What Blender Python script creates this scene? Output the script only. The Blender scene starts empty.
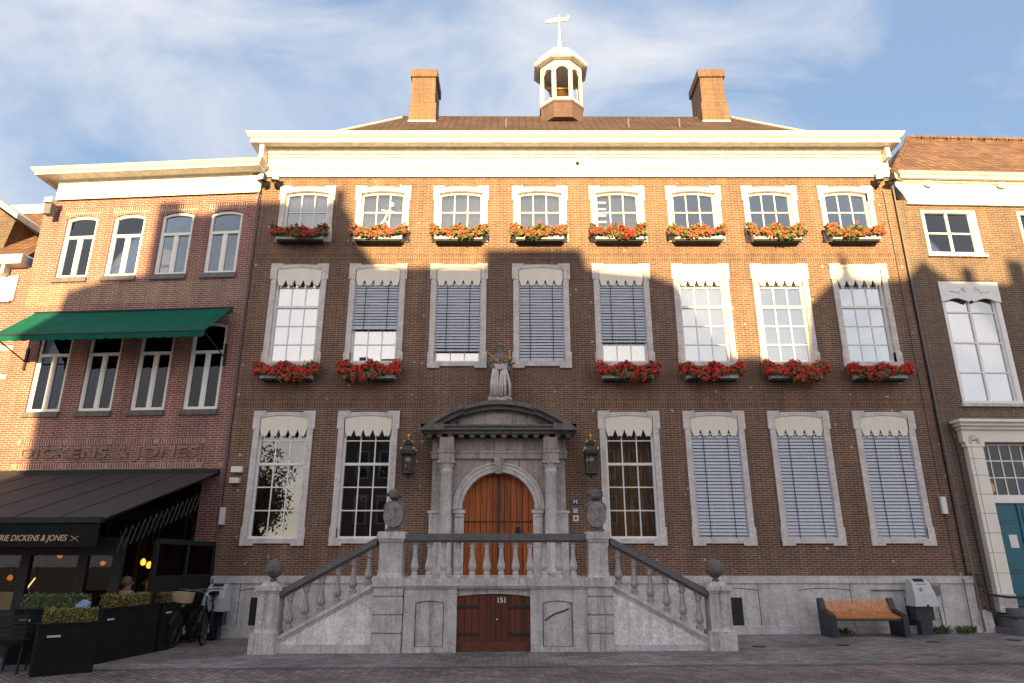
import bpy, bmesh, math, random
from mathutils import Vector, Matrix
R = math.radians; PI = math.pi
sc = bpy.context.scene; col = sc.collection
random.seed(7)

# ------------------------------------------------------------------ materials
def _mat(name):
    m = bpy.data.materials.new(name); m.use_nodes = True
    nt = m.node_tree; nt.nodes.clear()
    out = nt.nodes.new('ShaderNodeOutputMaterial'); b = nt.nodes.new('ShaderNodeBsdfPrincipled')
    nt.links.new(b.outputs[0], out.inputs[0])
    return m, nt, b, out
def N(nt, t, **kw):
    n = nt.nodes.new(t)
    for k, v in kw.items():
        if k in n.inputs: n.inputs[k].default_value = v
        else: setattr(n, k, v)
    return n
def c4(c): return (c[0], c[1], c[2], 1)
def ramp(nt, fac, p0, c0, p1, c1):
    r = nt.nodes.new('ShaderNodeValToRGB'); r.color_ramp.elements[0].position = p0; r.color_ramp.elements[1].position = p1
    r.color_ramp.elements[0].color = c4(c0); r.color_ramp.elements[1].color = c4(c1)
    nt.links.new(fac, r.inputs[0]); return r.outputs[0]
def mixc(nt, fac, a, b, mode='MIX'):
    m = nt.nodes.new('ShaderNodeMix'); m.data_type = 'RGBA'; m.blend_type = mode
    for s, v in ((0, fac), (6, a), (7, b)):
        if hasattr(v, 'is_linked'): nt.links.new(v, m.inputs[s])
        elif s == 0: m.inputs[0].default_value = v
        else: m.inputs[s].default_value = c4(v)
    return m.outputs[2]
def objco(nt, sx=1, sy=1, sz=1):
    t = nt.nodes.new('ShaderNodeTexCoord'); mp = nt.nodes.new('ShaderNodeMapping')
    mp.inputs['Scale'].default_value = (sx, sy, sz); nt.links.new(t.outputs['Object'], mp.inputs[0]); return mp.outputs[0]
def noise(nt, vec, scale, detail=4, rough=.6):
    n = N(nt, 'ShaderNodeTexNoise', Scale=scale, Detail=detail, Roughness=rough); nt.links.new(vec, n.inputs['Vector']); return n.outputs['Fac']
def bump(nt, b, h, strength=.3, dist=.01):
    bp = N(nt, 'ShaderNodeBump', Strength=strength, Distance=dist); nt.links.new(h, bp.inputs['Height']); nt.links.new(bp.outputs[0], b.inputs['Normal'])
def plain(name, c, rough=.6, var=.15, scale=6, metal=0, bmp=0, vert=1.0, spec=.5):
    m, nt, b, o = _mat(name); b.inputs['Specular IOR Level'].default_value = spec
    v = objco(nt, 1, 1, vert); n = noise(nt, v, scale)
    lo = tuple(x*(1-var) for x in c); hi = tuple(min(1, x*(1+var)) for x in c)
    nt.links.new(ramp(nt, n, .3, lo, .7, hi), b.inputs['Base Color'])
    b.inputs['Roughness'].default_value = rough; b.inputs['Metallic'].default_value = metal
    if bmp: bump(nt, b, n, bmp, .01)
    return m
def brick(name, c1, c2, mortar, patch=None, speck=0, w=.195, h=.0545, msize=.009, bias=-.1, bstr=.5, soldier=False, patchscale=.5):
    m, nt, b, o = _mat(name)
    t = nt.nodes.new('ShaderNodeTexCoord'); s = nt.nodes.new('ShaderNodeSeparateXYZ'); nt.links.new(t.outputs['Object'], s.inputs[0])
    a = N(nt, 'ShaderNodeMath', operation='ADD'); nt.links.new(s.outputs[0], a.inputs[0]); nt.links.new(s.outputs[1], a.inputs[1])
    cb = nt.nodes.new('ShaderNodeCombineXYZ')
    nt.links.new(a.outputs[0], cb.inputs[0]); nt.links.new(s.outputs[2], cb.inputs[1])
    br = N(nt, 'ShaderNodeTexBrick', Scale=1.0); br.inputs['Brick Width'].default_value = w; br.inputs['Row Height'].default_value = h
    br.inputs['Mortar Size'].default_value = msize; br.inputs['Mortar Smooth'].default_value = .2; br.inputs['Bias'].default_value = bias
    br.inputs['Color1'].default_value = c4(c1); br.inputs['Color2'].default_value = c4(c2); br.inputs['Mortar'].default_value = c4(mortar)
    if soldier: br.offset = 0
    nt.links.new(cb.outputs[0], br.inputs['Vector'])
    cc = br.outputs['Color']
    n = noise(nt, t.outputs['Object'], patchscale, 6, .65)
    f = ramp(nt, n, .35, (.80, .80, .82), .68, (1.16, 1.14, 1.11))
    cc = mixc(nt, 1.0, cc, f, 'MULTIPLY')
    n2 = noise(nt, cb.outputs[0], 9, 3, .7)
    cc = mixc(nt, 1.0, cc, ramp(nt, n2, .35, (.88,)*3, .65, (1.12,)*3), 'MULTIPLY')
    vs_ = objco(nt, 2.2, 2.2, .22); n4 = noise(nt, vs_, 1.5, 6, .7)
    cc = mixc(nt, 1.0, cc, ramp(nt, n4, .4, (.80, .80, .82), .66, (1.13, 1.12, 1.1)), 'MULTIPLY')
    if patch:
        n3 = noise(nt, t.outputs['Object'], .8, 3, .6)
        cc = mixc(nt, ramp(nt, n3, .55, (0, 0, 0), .66, (.6, .6, .6)), cc, patch)
    if speck:
        v = N(nt, 'ShaderNodeTexVoronoi', Scale=3.2); nt.links.new(cb.outputs[0], v.inputs['Vector'])
        d = N(nt, 'ShaderNodeMath', operation='LESS_THAN'); d.inputs[1].default_value = .10*speck
        vn = noise(nt, cb.outputs[0], 14, 2, .5)
        ad = N(nt, 'ShaderNodeMath', operation='MULTIPLY_ADD'); ad.inputs[1].default_value = -.16; ad.inputs[2].default_value = .075
        nt.links.new(vn, ad.inputs[0]); su = N(nt, 'ShaderNodeMath', operation='SUBTRACT')
        nt.links.new(v.outputs['Distance'], su.inputs[0]); nt.links.new(ad.outputs[0], su.inputs[1]); nt.links.new(su.outputs[0], d.inputs[0])
        sel = N(nt, 'ShaderNodeSeparateColor'); nt.links.new(v.outputs['Color'], sel.inputs[0])
        gt = N(nt, 'ShaderNodeMath', operation='GREATER_THAN'); gt.inputs[1].default_value = .45; nt.links.new(sel.outputs[0], gt.inputs[0])
        mu = N(nt, 'ShaderNodeMath', operation='MULTIPLY'); nt.links.new(d.outputs[0], mu.inputs[0]); nt.links.new(gt.outputs[0], mu.inputs[1])
        cc = mixc(nt, mu.outputs[0], cc, (.42, .37, .33))
    nt.links.new(cc, b.inputs['Base Color']); b.inputs['Roughness'].default_value = .85
    iv = N(nt, 'ShaderNodeMath', operation='SUBTRACT'); iv.inputs[0].default_value = 1; nt.links.new(br.outputs['Fac'], iv.inputs[1])
    bump(nt, b, iv.outputs[0], bstr, .006)
    return m
def stone(name, c, dark, rough=.8, amount=.5, scale=1.6, moss=None, streak=.35):
    m, nt, b, o = _mat(name)
    v = objco(nt); n = noise(nt, v, scale*2.5, 8, .7)
    cc = ramp(nt, n, .36, tuple(x*.78 for x in c), .66, tuple(x*1.14 for x in c))
    v2 = objco(nt, 6, 6, streak); n2 = noise(nt, v2, scale, 6, .7)
    cc = mixc(nt, ramp(nt, n2, .5, (0, 0, 0), .68, (amount,)*3), cc, dark)
    n5 = noise(nt, v, 22, 3, .7)
    cc = mixc(nt, 1.0, cc, ramp(nt, n5, .35, (.82,)*3, .65, (1.14,)*3), 'MULTIPLY')
    if moss:
        n3 = noise(nt, v, 5, 4, .6); cc = mixc(nt, ramp(nt, n3, .55, (0, 0, 0), .7, (.5,)*3), cc, moss)
    nt.links.new(cc, b.inputs['Base Color']); b.inputs['Roughness'].default_value = rough
    bump(nt, b, n, .35, .012)
    return m
def wood(name, c1, c2, rough=.45, vertical=True, plank=.14):
    m, nt, b, o = _mat(name)
    v = objco(nt, 22, 22, 1.2) if vertical else objco(nt, 1.2, 22, 22); n = noise(nt, v, 1.4, 5, .7)
    cc = ramp(nt, n, .3, c1, .7, c2)
    v2 = objco(nt, 1/plank, .01, .01); w = N(nt, 'ShaderNodeTexWhiteNoise', noise_dimensions='1D')
    s = nt.nodes.new('ShaderNodeSeparateXYZ'); nt.links.new(v2, s.inputs[0])
    fl = N(nt, 'ShaderNodeMath', operation='FLOOR'); nt.links.new(s.outputs[0], fl.inputs[0]); nt.links.new(fl.outputs[0], w.inputs['W'])
    cc = mixc(nt, 1.0, cc, ramp(nt, w.outputs['Value'], 0, (.65,)*3, 1, (1.3,)*3), 'MULTIPLY')
    nt.links.new(cc, b.inputs['Base Color']); b.inputs['Roughness'].default_value = rough
    return m
def glass(name, tint=(.9, .93, .95), refl=(.75, .8, .85), boost=.06):
    m = bpy.data.materials.new(name); m.use_nodes = True; nt = m.node_tree; nt.nodes.clear()
    o = nt.nodes.new('ShaderNodeOutputMaterial'); mx = nt.nodes.new('ShaderNodeMixShader')
    t = N(nt, 'ShaderNodeBsdfTransparent'); t.inputs[0].default_value = c4(tint)
    g = N(nt, 'ShaderNodeBsdfGlossy', Roughness=.01); g.inputs[0].default_value = c4(refl)
    tc = objco(nt); nn = noise(nt, tc, 1.3, 1, .4)
    bp = N(nt, 'ShaderNodeBump', Strength=.05, Distance=.05); nt.links.new(nn, bp.inputs['Height'])
    fr = N(nt, 'ShaderNodeFresnel', IOR=1.5); ad = N(nt, 'ShaderNodeMath', operation='MULTIPLY_ADD'); ad.inputs[1].default_value = 1.3; ad.inputs[2].default_value = boost; ad.use_clamp = True
    nt.links.new(fr.outputs[0], ad.inputs[0]); nt.links.new(ad.outputs[0], mx.inputs[0]); nt.links.new(t.outputs[0], mx.inputs[1]); nt.links.new(g.outputs[0], mx.inputs[2]); nt.links.new(mx.outputs[0], o.inputs[0])
    return m
def emit(name, c, s):
    m = bpy.data.materials.new(name); m.use_nodes = True; nt = m.node_tree; nt.nodes.clear()
    o = nt.nodes.new('ShaderNodeOutputMaterial'); e = N(nt, 'ShaderNodeEmission', Strength=s); e.inputs[0].default_value = c4(c); nt.links.new(e.outputs[0], o.inputs[0]); return m
def tiles(name, c1, c2, w=.24, h=.3):
    m, nt, b, o = _mat(name)
    t = nt.nodes.new('ShaderNodeTexCoord'); s = nt.nodes.new('ShaderNodeSeparateXYZ'); nt.links.new(t.outputs['Object'], s.inputs[0])
    cb = nt.nodes.new('ShaderNodeCombineXYZ'); nt.links.new(s.outputs[0], cb.inputs[0]); nt.links.new(s.outputs[2], cb.inputs[1])
    br = N(nt, 'ShaderNodeTexBrick', Scale=1.0); br.offset = 0
    br.inputs['Brick Width'].default_value = w; br.inputs['Row Height'].default_value = h*.66
    br.inputs['Mortar Size'].default_value = .016; br.inputs['Mortar Smooth'].default_value = .6
    br.inputs['Color1'].default_value = c4(c1); br.inputs['Color2'].default_value = c4(c2); br.inputs['Mortar'].default_value = (.04, .024, .018, 1)
    nt.links.new(cb.outputs[0], br.inputs['Vector'])
    n = noise(nt, t.outputs['Object'], 1.2, 5, .7)
    cc = mixc(nt, 1.0, br.outputs['Color'], ramp(nt, n, .3, (.65,)*3, .7, (1.3,)*3), 'MULTIPLY')
    nt.links.new(cc, b.inputs['Base Color']); b.inputs['Roughness'].default_value = .8
    iv = N(nt, 'ShaderNodeMath', operation='SUBTRACT'); iv.inputs[0].default_value = 1; nt.links.new(br.outputs['Fac'], iv.inputs[1]); bump(nt, b, iv.outputs[0], .8, .03)
    return m
def paving(name, c1, c2, mortar, rot, w=.21, h=.105):
    m, nt, b, o = _mat(name)
    t = nt.nodes.new('ShaderNodeTexCoord'); mp = nt.nodes.new('ShaderNodeMapping'); mp.inputs['Rotation'].default_value = (0, 0, rot); nt.links.new(t.outputs['Object'], mp.inputs[0])
    dn = N(nt, 'ShaderNodeTexNoise', Scale=.7, Detail=3); nt.links.new(t.outputs['Object'], dn.inputs['Vector'])
    dm = mixc(nt, .03, mp.outputs[0], dn.outputs['Color'], 'ADD')
    br = N(nt, 'ShaderNodeTexBrick', Scale=1.0); br.inputs['Brick Width'].default_value = w; br.inputs['Row Height'].default_value = h
    br.inputs['Mortar Size'].default_value = .008; br.inputs['Mortar Smooth'].default_value = .3
    br.inputs['Color1'].default_value = c4(c1); br.inputs['Color2'].default_value = c4(c2); br.inputs['Mortar'].default_value = c4(mortar)
    nt.links.new(dm, br.inputs['Vector'])
    n = noise(nt, t.outputs['Object'], .55, 7, .7)
    cc = mixc(nt, 1.0, br.outputs['Color'], ramp(nt, n, .36, (.58,)*3, .64, (1.4,)*3), 'MULTIPLY')
    n2 = noise(nt, t.outputs['Object'], 26, 3, .7)
    cc = mixc(nt, 1.0, cc, ramp(nt, n2, .35, (.75,)*3, .65, (1.3,)*3), 'MULTIPLY')
    v = N(nt, 'ShaderNodeTexVoronoi', Scale=1.7); nt.links.new(t.outputs['Object'], v.inputs['Vector'])
    lt = N(nt, 'ShaderNodeMath', operation='LESS_THAN'); lt.inputs[1].default_value = .035; nt.links.new(v.outputs['Distance'], lt.inputs[0])
    cc = mixc(nt, lt.outputs[0], cc, (.3, .28, .26))
    nt.links.new(cc, b.inputs['Base Color']); b.inputs['Roughness'].default_value = .62
    iv = N(nt, 'ShaderNodeMath', operation='SUBTRACT'); iv.inputs[0].default_value = 1; nt.links.new(br.outputs['Fac'], iv.inputs[1])
    ad = N(nt, 'ShaderNodeMath', operation='ADD'); nt.links.new(iv.outputs[0], ad.inputs[0]); nt.links.new(n, ad.inputs[1]); bump(nt, b, ad.outputs[0], .9, .02)
    return m

M = {}
M['brick'] = brick('main_brick', (.17, .082, .048), (.092, .05, .036), (.33, .235, .17), speck=1, msize=.008)
M['soldier'] = brick('main_soldier_brick', (.17, .085, .05), (.095, .052, .038), (.26, .185, .13), w=.062, h=.21, msize=.009, soldier=True)
M['lbrick'] = brick('left_brick', (.25, .083, .066), (.155, .055, .049), (.42, .30, .26), msize=.010, w=.2, h=.058, patchscale=.8)
M['lbrick_s'] = brick('left_soldier_brick', (.25, .09, .07), (.15, .05, .045), (.46, .36, .3), w=.065, h=.2, msize=.014, soldier=True)
M['tanbrick'] = brick('tan_brick', (.27, .15, .10), (.19, .105, .075), (.42, .33, .27), msize=.010, w=.2, h=.058)
M['rbrick'] = brick('right_brick', (.14, .085, .055), (.09, .056, .04), (.26, .2, .15), msize=.008, speck=.6)
M['chimbrick'] = brick('chimney_brick', (.165, .08, .042), (.09, .048, .03), (.26, .17, .11), msize=.012)
M['farbrick'] = brick('far_brick', (.16, .1, .07), (.11, .07, .05), (.25, .2, .17))
M['surround'] = stone('window_stone', (.66, .60, .57), (.42, .37, .35), amount=.4)
M['plinth'] = stone('plinth_stone', (.60, .565, .55), (.32, .29, .28), amount=.55, scale=1.2, moss=(.34, .32, .29))
M['stair'] = stone('stair_stone', (.56, .52, .50), (.17, .155, .15), amount=.75, scale=1.5, moss=(.26, .235, .22))
M['cheek'] = stone('stair_cheek_plaster', (.80, .765, .745), (.42, .385, .37), amount=.6, scale=1.1)
M['portal'] = stone('portal_stone', (.42, .365, .335), (.09, .078, .07), amount=.75, scale=1.6)
M['portdark'] = stone('portal_weathered_stone', (.155, .138, .125), (.05, .045, .042), amount=.7, scale=2)
M['pale'] = stone('pale_column_stone', (.60, .565, .545), (.26, .24, .225), amount=.5, scale=1.5)
M['flight'] = stone('baluster_stone', (.42, .385, .37), (.1, .09, .085), amount=.9, scale=3)
M['case'] = plain('doorcase_paint', (.80, .75, .67), .5, .06, 3, vert=.3)
M['statue_dark'] = stone('dark_statue_stone', (.20, .18, .155), (.06, .055, .05), amount=.6, scale=4)  # darker stone for body, cloak and hair than for the robe
M['shieldstone'] = stone('shield_stone', (.30, .275, .26), (.10, .09, .085), amount=.7, scale=5)
M['rail'] = stone('rail_bluestone', (.13, .125, .13), (.06, .058, .06), amount=.5, rough=.55)
M['tan'] = stone('tan_stone', (.33, .25, .18), (.17, .13, .1), amount=.5)
M['white'] = stone('white_paint', (.60, .585, .56), (.45, .41, .36), rough=.5, amount=.3, scale=2, streak=.2)
M['cream'] = stone('cream_paint', (.70, .635, .56), (.6, .53, .45), rough=.5, amount=.25, scale=2, streak=.2)
M['valance'] = plain('valance_paint', (.80, .74, .63), .55, .04, 5, vert=.2)
M['frame'] = plain('white_window_paint', (.80, .785, .76), .4, .05, 5)
M['curtain'] = plain('net_curtain', (.36, .355, .35), .9, .05, 7, vert=.04)
M['graycurt'] = plain('grey_blind_cloth', (.13, .13, .135), .9, .1, 4)
M['brown_curtain'] = plain('brown_curtain', (.5, .24, .09), .9, .6, 9, vert=.04)
M['room'] = plain('room_wall', (.09, .07, .06), .9, .5, 1.5)
M['glass'] = glass('window_glass')
M['cafeglass'] = glass('cafe_window_glass', (.6, .62, .64), (.45, .45, .46), 0)
M['skyglass'] = glass('coated_window_glass', (.8, .82, .83), (.9, .92, .93), .36)
M['topglass'] = glass('upper_window_glass', (.8, .82, .83), (.85, .88, .9), .14)
M['dkglass'] = glass('dark_window_glass', (.35, .36, .38), (.5, .53, .55), boost=.03)
M['tglass'] = glass('terrace_glass', (.85, .86, .86), refl=(.22, .22, .22), boost=.0)
M['lglass'] = glass('lantern_glass', (.85, .88, .88), boost=.03)
M['slat'] = plain('blind_aluminium', (.50, .525, .585), .4, .05, 8, metal=.1)
M['dark'] = plain('dark_recess', (.02, .02, .022), .8, .2)
M['cord'] = plain('blind_cord', (.05, .05, .055), .7, .1)
M['door'] = wood('oak_door', (.20, .045, .010), (.48, .125, .022), .42)
M['cellar'] = wood('cellar_door_wood', (.09, .02, .010), (.17, .042, .018), .5)
M['redbrown'] = plain('red_brown_paint', (.12, .035, .02), .5, .2)
M['iron'] = plain('black_iron', (.02, .02, .022), .5, .2)
M['rooftile'] = tiles('dark_roof_tile', (.085, .043, .03), (.062, .033, .024))
M['rooftile2'] = tiles('orange_roof_tile', (.21, .105, .055), (.12, .062, .036))
M['lead'] = plain('pale_lead', (.5, .48, .45), .5, .1)
M['green'] = plain('green_canvas', (.007, .092, .064), .9, .15, 3, spec=.1)
M['black'] = plain('black_canvas', (.028, .022, .026), .8, .2, 3)
M['blackp'] = plain('black_planter', (.009, .009, .010), .85, .3, 5, spec=.2)
M['blackm'] = plain('black_metal', (.006, .006, .0065), .7, .2)
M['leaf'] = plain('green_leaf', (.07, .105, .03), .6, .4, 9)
M['hedge_y'] = plain('yellowing_hedge_leaf', (.18, .15, .04), .6, .5, 7)
M['hedge_g'] = plain('green_hedge_leaf', (.10, .13, .05), .6, .5, 7)
M['red'] = plain('geranium_petal', (.66, .03, .02), .5, .25, 14)
M['pink'] = plain('sunlit_geranium_petal', (.74, .11, .05), .5, .3, 14)  # same red geranium, with sunlight put into a paler, warmer petal colour
M['orange'] = plain('bench_wood', (.62, .25, .10), .45, .3, 9)
M['bsteel'] = plain('blue_black_steel', (.018, .022, .03), .4, .2)
M['binw'] = plain('pale_grey_steel', (.46, .47, .50), .4, .1, 9)
M['teal'] = plain('teal_paint', (.0, .11, .165), .35, .12, 3)
M['gold'] = plain('gilding', (.65, .36, .08), .35, .1, metal=.7)
M['vane'] = plain('pale_gilded_copper', (.42, .38, .33), .6, .1)
M['bronze'] = plain('bronze', (.2, .11, .04), .4, .2, metal=.7)
M['lampgreen'] = plain('lantern_green', (.015, .025, .022), .4, .2)
M['bulb'] = plain('bulb_glass', (.8, .78, .74), .2, .03)
M['floodw'] = plain('floodlight_glass', (.7, .68, .62), .15, .1)
M['skin'] = plain('skin', (.42, .22, .15), .6, .08)
M['pinkshirt'] = plain('pink_shirt', (.8, .45, .4), .8, .08)
M['blueshirt'] = plain('light_blue_shirt', (.25, .36, .52), .8, .1)
M['hair'] = plain('grey_hair', (.2, .16, .13), .8, .3)
M['hair2'] = plain('auburn_hair', (.16, .06, .02), .8, .3)
M['sage'] = plain('bag_canvas', (.45, .32, .2), .8, .15)
M['gutter'] = paving('gutter_paving', (.15, .13, .128), (.11, .096, .096), (.05, .044, .044), 0, .2, .1)
M['side'] = paving('pavement_clinker', (.28, .25, .248), (.14, .127, .13), (.055, .05, .05), 0, .2, .09)
M['square'] = paving('square_clinker', (.24, .19, .178), (.115, .098, .1), (.04, .035, .035), R(45), .2, .09)
M['warm'] = emit('warm_lamp', (1, .30, .03), .9)
M['dimwarm'] = emit('dim_warm_lamp', (1, .25, .06), .22)
M['warmw'] = emit('warm_white_lamp', (1, .55, .22), .7)
M['stainbl'] = emit('glowing_blue_glass', (.02, .03, .25), .25)  # blue pane given its own glow although it is no lamp
M['yellow'] = emit('yellow_disc_lamp', (1, .5, .12), .8)
M['signblue'] = plain('blue_enamel', (.02, .06, .25), .4, .05)
M['signw'] = plain('white_enamel', (.7, .7, .68), .4, .05)
M['goldtext'] = plain('gold_lettering', (.55, .38, .22), .6, .1)
M['signtext'] = plain('weathered_letter_stone', (.23, .155, .12), .85, .3, 5)
M['bark'] = plain('bark', (.09, .06, .04), .9, .3)
M['darksteel'] = plain('dark_steel', (.05, .05, .055), .5, .1)
M['zinc'] = plain('zinc_pipe', (.13, .12, .115), .5, .15)
M['brownbrick'] = brick('drum_brick', (.12, .072, .06), (.10, .06, .05), (.14, .09, .075))

# ------------------------------------------------------------------ mesh helpers
class MB:
    def __init__(s): s.v = []; s.f = []
    def add(s, vs, fs):
        o = len(s.v); s.v += [tuple(v) for v in vs]; s.f += [tuple(i+o for i in f) for f in fs]; return s
    def box(s, x0, x1, y0, y1, z0, z1, taper=0):
        t = taper
        return s.add([(x0, y0, z0), (x1, y0, z0), (x1, y1, z0), (x0, y1, z0), (x0+t, y0+t, z1), (x1-t, y0+t, z1), (x1-t, y1-t, z1), (x0+t, y1-t, z1)],
                     [(3, 2, 1, 0), (4, 5, 6, 7), (0, 1, 5, 4), (1, 2, 6, 5), (2, 3, 7, 6), (3, 0, 4, 7)])
    def prism(s, poly, y0, y1):                     # polygon in (x, z), counter-clockwise seen from the front (-y)
        n = len(poly); vs = [(x, y0, z) for x, z in poly]+[(x, y1, z) for x, z in poly]
        return s.add(vs, [tuple(range(n)), tuple(range(2*n-1, n-1, -1))]+[(i, i+n, (i+1) % n+n, (i+1) % n) for i in range(n)])
    def hprism(s, poly, z0, z1):
        n = len(poly); vs = [(x, y, z0) for x, y in poly]+[(x, y, z1) for x, y in poly]
        return s.add(vs, [tuple(range(n-1, -1, -1)), tuple(range(n, 2*n))]+[(i, (i+1) % n, (i+1) % n+n, i+n) for i in range(n)])
    def xprism(s, poly, x0, x1):                    # polygon in (y, z)
        n = len(poly); vs = [(x0, y, z) for y, z in poly]+[(x1, y, z) for y, z in poly]
        return s.add(vs, [tuple(range(n-1, -1, -1)), tuple(range(n, 2*n))]+[(i, (i+1) % n, (i+1) % n+n, i+n) for i in range(n)])
    def band(s, x0, x1, n, ztop, zbot, y0, y1):
        xs = [x0+(x1-x0)*i/n for i in range(n+1)]; vs = []; fs = []
        for x in xs:
            t = ztop(x); b = zbot(x); vs += [(x, y0, b), (x, y0, t), (x, y1, t), (x, y1, b)]
        for i in range(n):
            a = 4*i; c = a+4
            fs += [(a, c, c+1, a+1), (a+1, c+1, c+2, a+2), (a+2, c+2, c+3, a+3), (a+3, c+3, c, a)]
        fs += [(0, 1, 2, 3), (4*n+3, 4*n+2, 4*n+1, 4*n)]
        return s.add(vs, fs)
    def ring(s, cx, cz, r0, r1, y0, y1, a0, a1, n=24):  # arch ring
        vs = []; fs = []
        for i in range(n+1):
            a = a0+(a1-a0)*i/n; c, d = math.cos(a), math.sin(a)
            vs += [(cx+r0*c, y0, cz+r0*d), (cx+r1*c, y0, cz+r1*d), (cx+r1*c, y1, cz+r1*d), (cx+r0*c, y1, cz+r0*d)]
        for i in range(n):
            a = 4*i; c = a+4
            fs += [(a, a+1, c+1, c), (a+1, a+2, c+2, c+1), (a+2, a+3, c+3, c+2), (a+3, a, c, c+3)]
        fs += [(0, 3, 2, 1), (4*n, 4*n+1, 4*n+2, 4*n+3)]
        return s.add(vs, fs)
    def lathe(s, prof, cx=0, cy=0, n=16, rot=0, sx=1, sy=1):
        vs = []; fs = []
        for r, z in prof:
            for k in range(n):
                a = rot+2*PI*k/n; vs.append((cx+r*math.cos(a)*sx, cy+r*math.sin(a)*sy, z))
        m = len(prof)
        for j in range(m-1):
            for k in range(n):
                a = j*n+k; b = j*n+(k+1) % n; fs.append((a, b, b+n, a+n))
        fs.append(tuple(range(n-1, -1, -1))); fs.append(tuple((m-1)*n+k for k in range(n)))
        return s.add(vs, fs)
    def tube(s, pts, r, n=8, closed=False):
        pts = [Vector(p) for p in pts]; vs = []; fs = []; m = len(pts)
        rr = r if isinstance(r, (list, tuple)) else [r]*m
        for i, p in enumerate(pts):
            if closed: d = pts[(i+1) % m]-pts[i-1]
            else: d = (pts[min(i+1, m-1)]-pts[max(i-1, 0)])
            d.normalize(); up = Vector((0, 0, 1)) if abs(d.z) < .95 else Vector((0, 1, 0))
            a = d.cross(up).normalized(); b = d.cross(a).normalized()
            for k in range(n):
                t = 2*PI*k/n; vs.append(p+a*math.cos(t)*rr[i]+b*math.sin(t)*rr[i])
        for i in range(m if closed else m-1):
            for k in range(n):
                j = (i+1) % m; fs.append((i*n+k, i*n+(k+1) % n, j*n+(k+1) % n, j*n+k))
        if not closed: fs.append(tuple(range(n-1, -1, -1))); fs.append(tuple((m-1)*n+k for k in range(n)))
        return s.add(vs, fs)
    def blob(s, c, r, seed=0, amp=.2, nu=14, nv=9, sc3=(1, 1, 1)):
        rnd = random.Random(seed); ph = [rnd.uniform(0, 6.28) for _ in range(8)]; vs = []; fs = []
        for j in range(nv+1):
            th = PI*j/nv
            for k in range(nu):
                a = 2*PI*k/nu
                q = 1+amp*(math.sin(3*a+ph[0]+2*th)*.5+math.sin(5*th+ph[1]+a)*.4+math.sin(7*a+ph[2]-3*th)*.3)*math.sin(th)
                vs.append((c[0]+r*q*math.sin(th)*math.cos(a)*sc3[0], c[1]+r*q*math.sin(th)*math.sin(a)*sc3[1], c[2]+r*q*math.cos(th)*sc3[2]))
        for j in range(nv):
            for k in range(nu): fs.append((j*nu+k, j*nu+(k+1) % nu, (j+1)*nu+(k+1) % nu, (j+1)*nu+k))
        return s.add(vs, fs)
    def mesh(s, name, smooth=False):
        me = bpy.data.meshes.new(name); me.from_pydata(s.v, [], s.f); me.validate(); me.update()
        if smooth:
            for p in me.polygons: p.use_smooth = True
        return me
    def build(s, name, mat, parent=None, smooth=False, loc=(0, 0, 0)):
        return ob(name, s.mesh(name, smooth), mat, parent, loc)
def build_each(m, name, mat, parent=None, smooth=False):
    """one object for every separate solid collected in m (solids that touch stay together)"""
    par = list(range(len(m.v)))
    def fd(i):
        while par[i] != i: par[i] = par[par[i]]; i = par[i]
        return i
    for f in m.f:
        for i in f[1:]: par[fd(i)] = fd(f[0])
    comp = {}
    for i in range(len(m.v)): comp.setdefault(fd(i), []).append(i)
    cs = [(ids, [min(m.v[i][k] for i in ids)-.006 for k in range(3)], [max(m.v[i][k] for i in ids)+.006 for k in range(3)]) for ids in comp.values()]
    done = False
    while not done:
        done = True
        for a in range(len(cs)):
            for b in range(a+1, len(cs)):
                A, B = cs[a], cs[b]
                if all(A[1][k] <= B[2][k] and B[1][k] <= A[2][k] for k in range(3)):
                    cs[a] = (A[0]+B[0], [min(A[1][k], B[1][k]) for k in range(3)], [max(A[2][k], B[2][k]) for k in range(3)]); cs.pop(b); done = False; break
            if not done: break
    res = []
    for ids, lo, hi in cs:
        mp = {i: n for n, i in enumerate(sorted(ids))}; q = MB(); q.v = [m.v[i] for i in sorted(ids)]; q.f = [tuple(mp[i] for i in f) for f in m.f if f[0] in mp]
        res.append(q.build(name, mat, parent, smooth))
    return res
def ob(name, me, mat, parent=None, loc=(0, 0, 0)):
    if mat is not None and not me.materials: me.materials.append(M[mat] if isinstance(mat, str) else mat)
    o = bpy.data.objects.new(name, me); col.objects.link(o); o.location = loc
    if parent: o.parent = parent
    return o
def tag(o, label=None, cat=None, group=None, kind=None):
    if label: o['label'] = label
    if cat: o['category'] = cat
    if group: o['group'] = group
    if kind: o['kind'] = kind
    return o
def thing(name, label, cat, loc=(0, 0, 0), rz=0, group=None):
    o = bpy.data.objects.new(name, None); col.objects.link(o); o.location = loc; o.rotation_euler = (0, 0, rz); o.empty_display_size = .2
    return tag(o, label, cat, group)
def box(name, mat, parent, *a): return MB().box(*a).build(name, mat, parent)
def copy_tree(o, parent=None):
    c = o.copy(); col.objects.link(c)
    if parent: c.parent = parent
    for ch in [x for x in list(col.objects) if x.parent == o]: copy_tree(ch, c)
    return c
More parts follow.
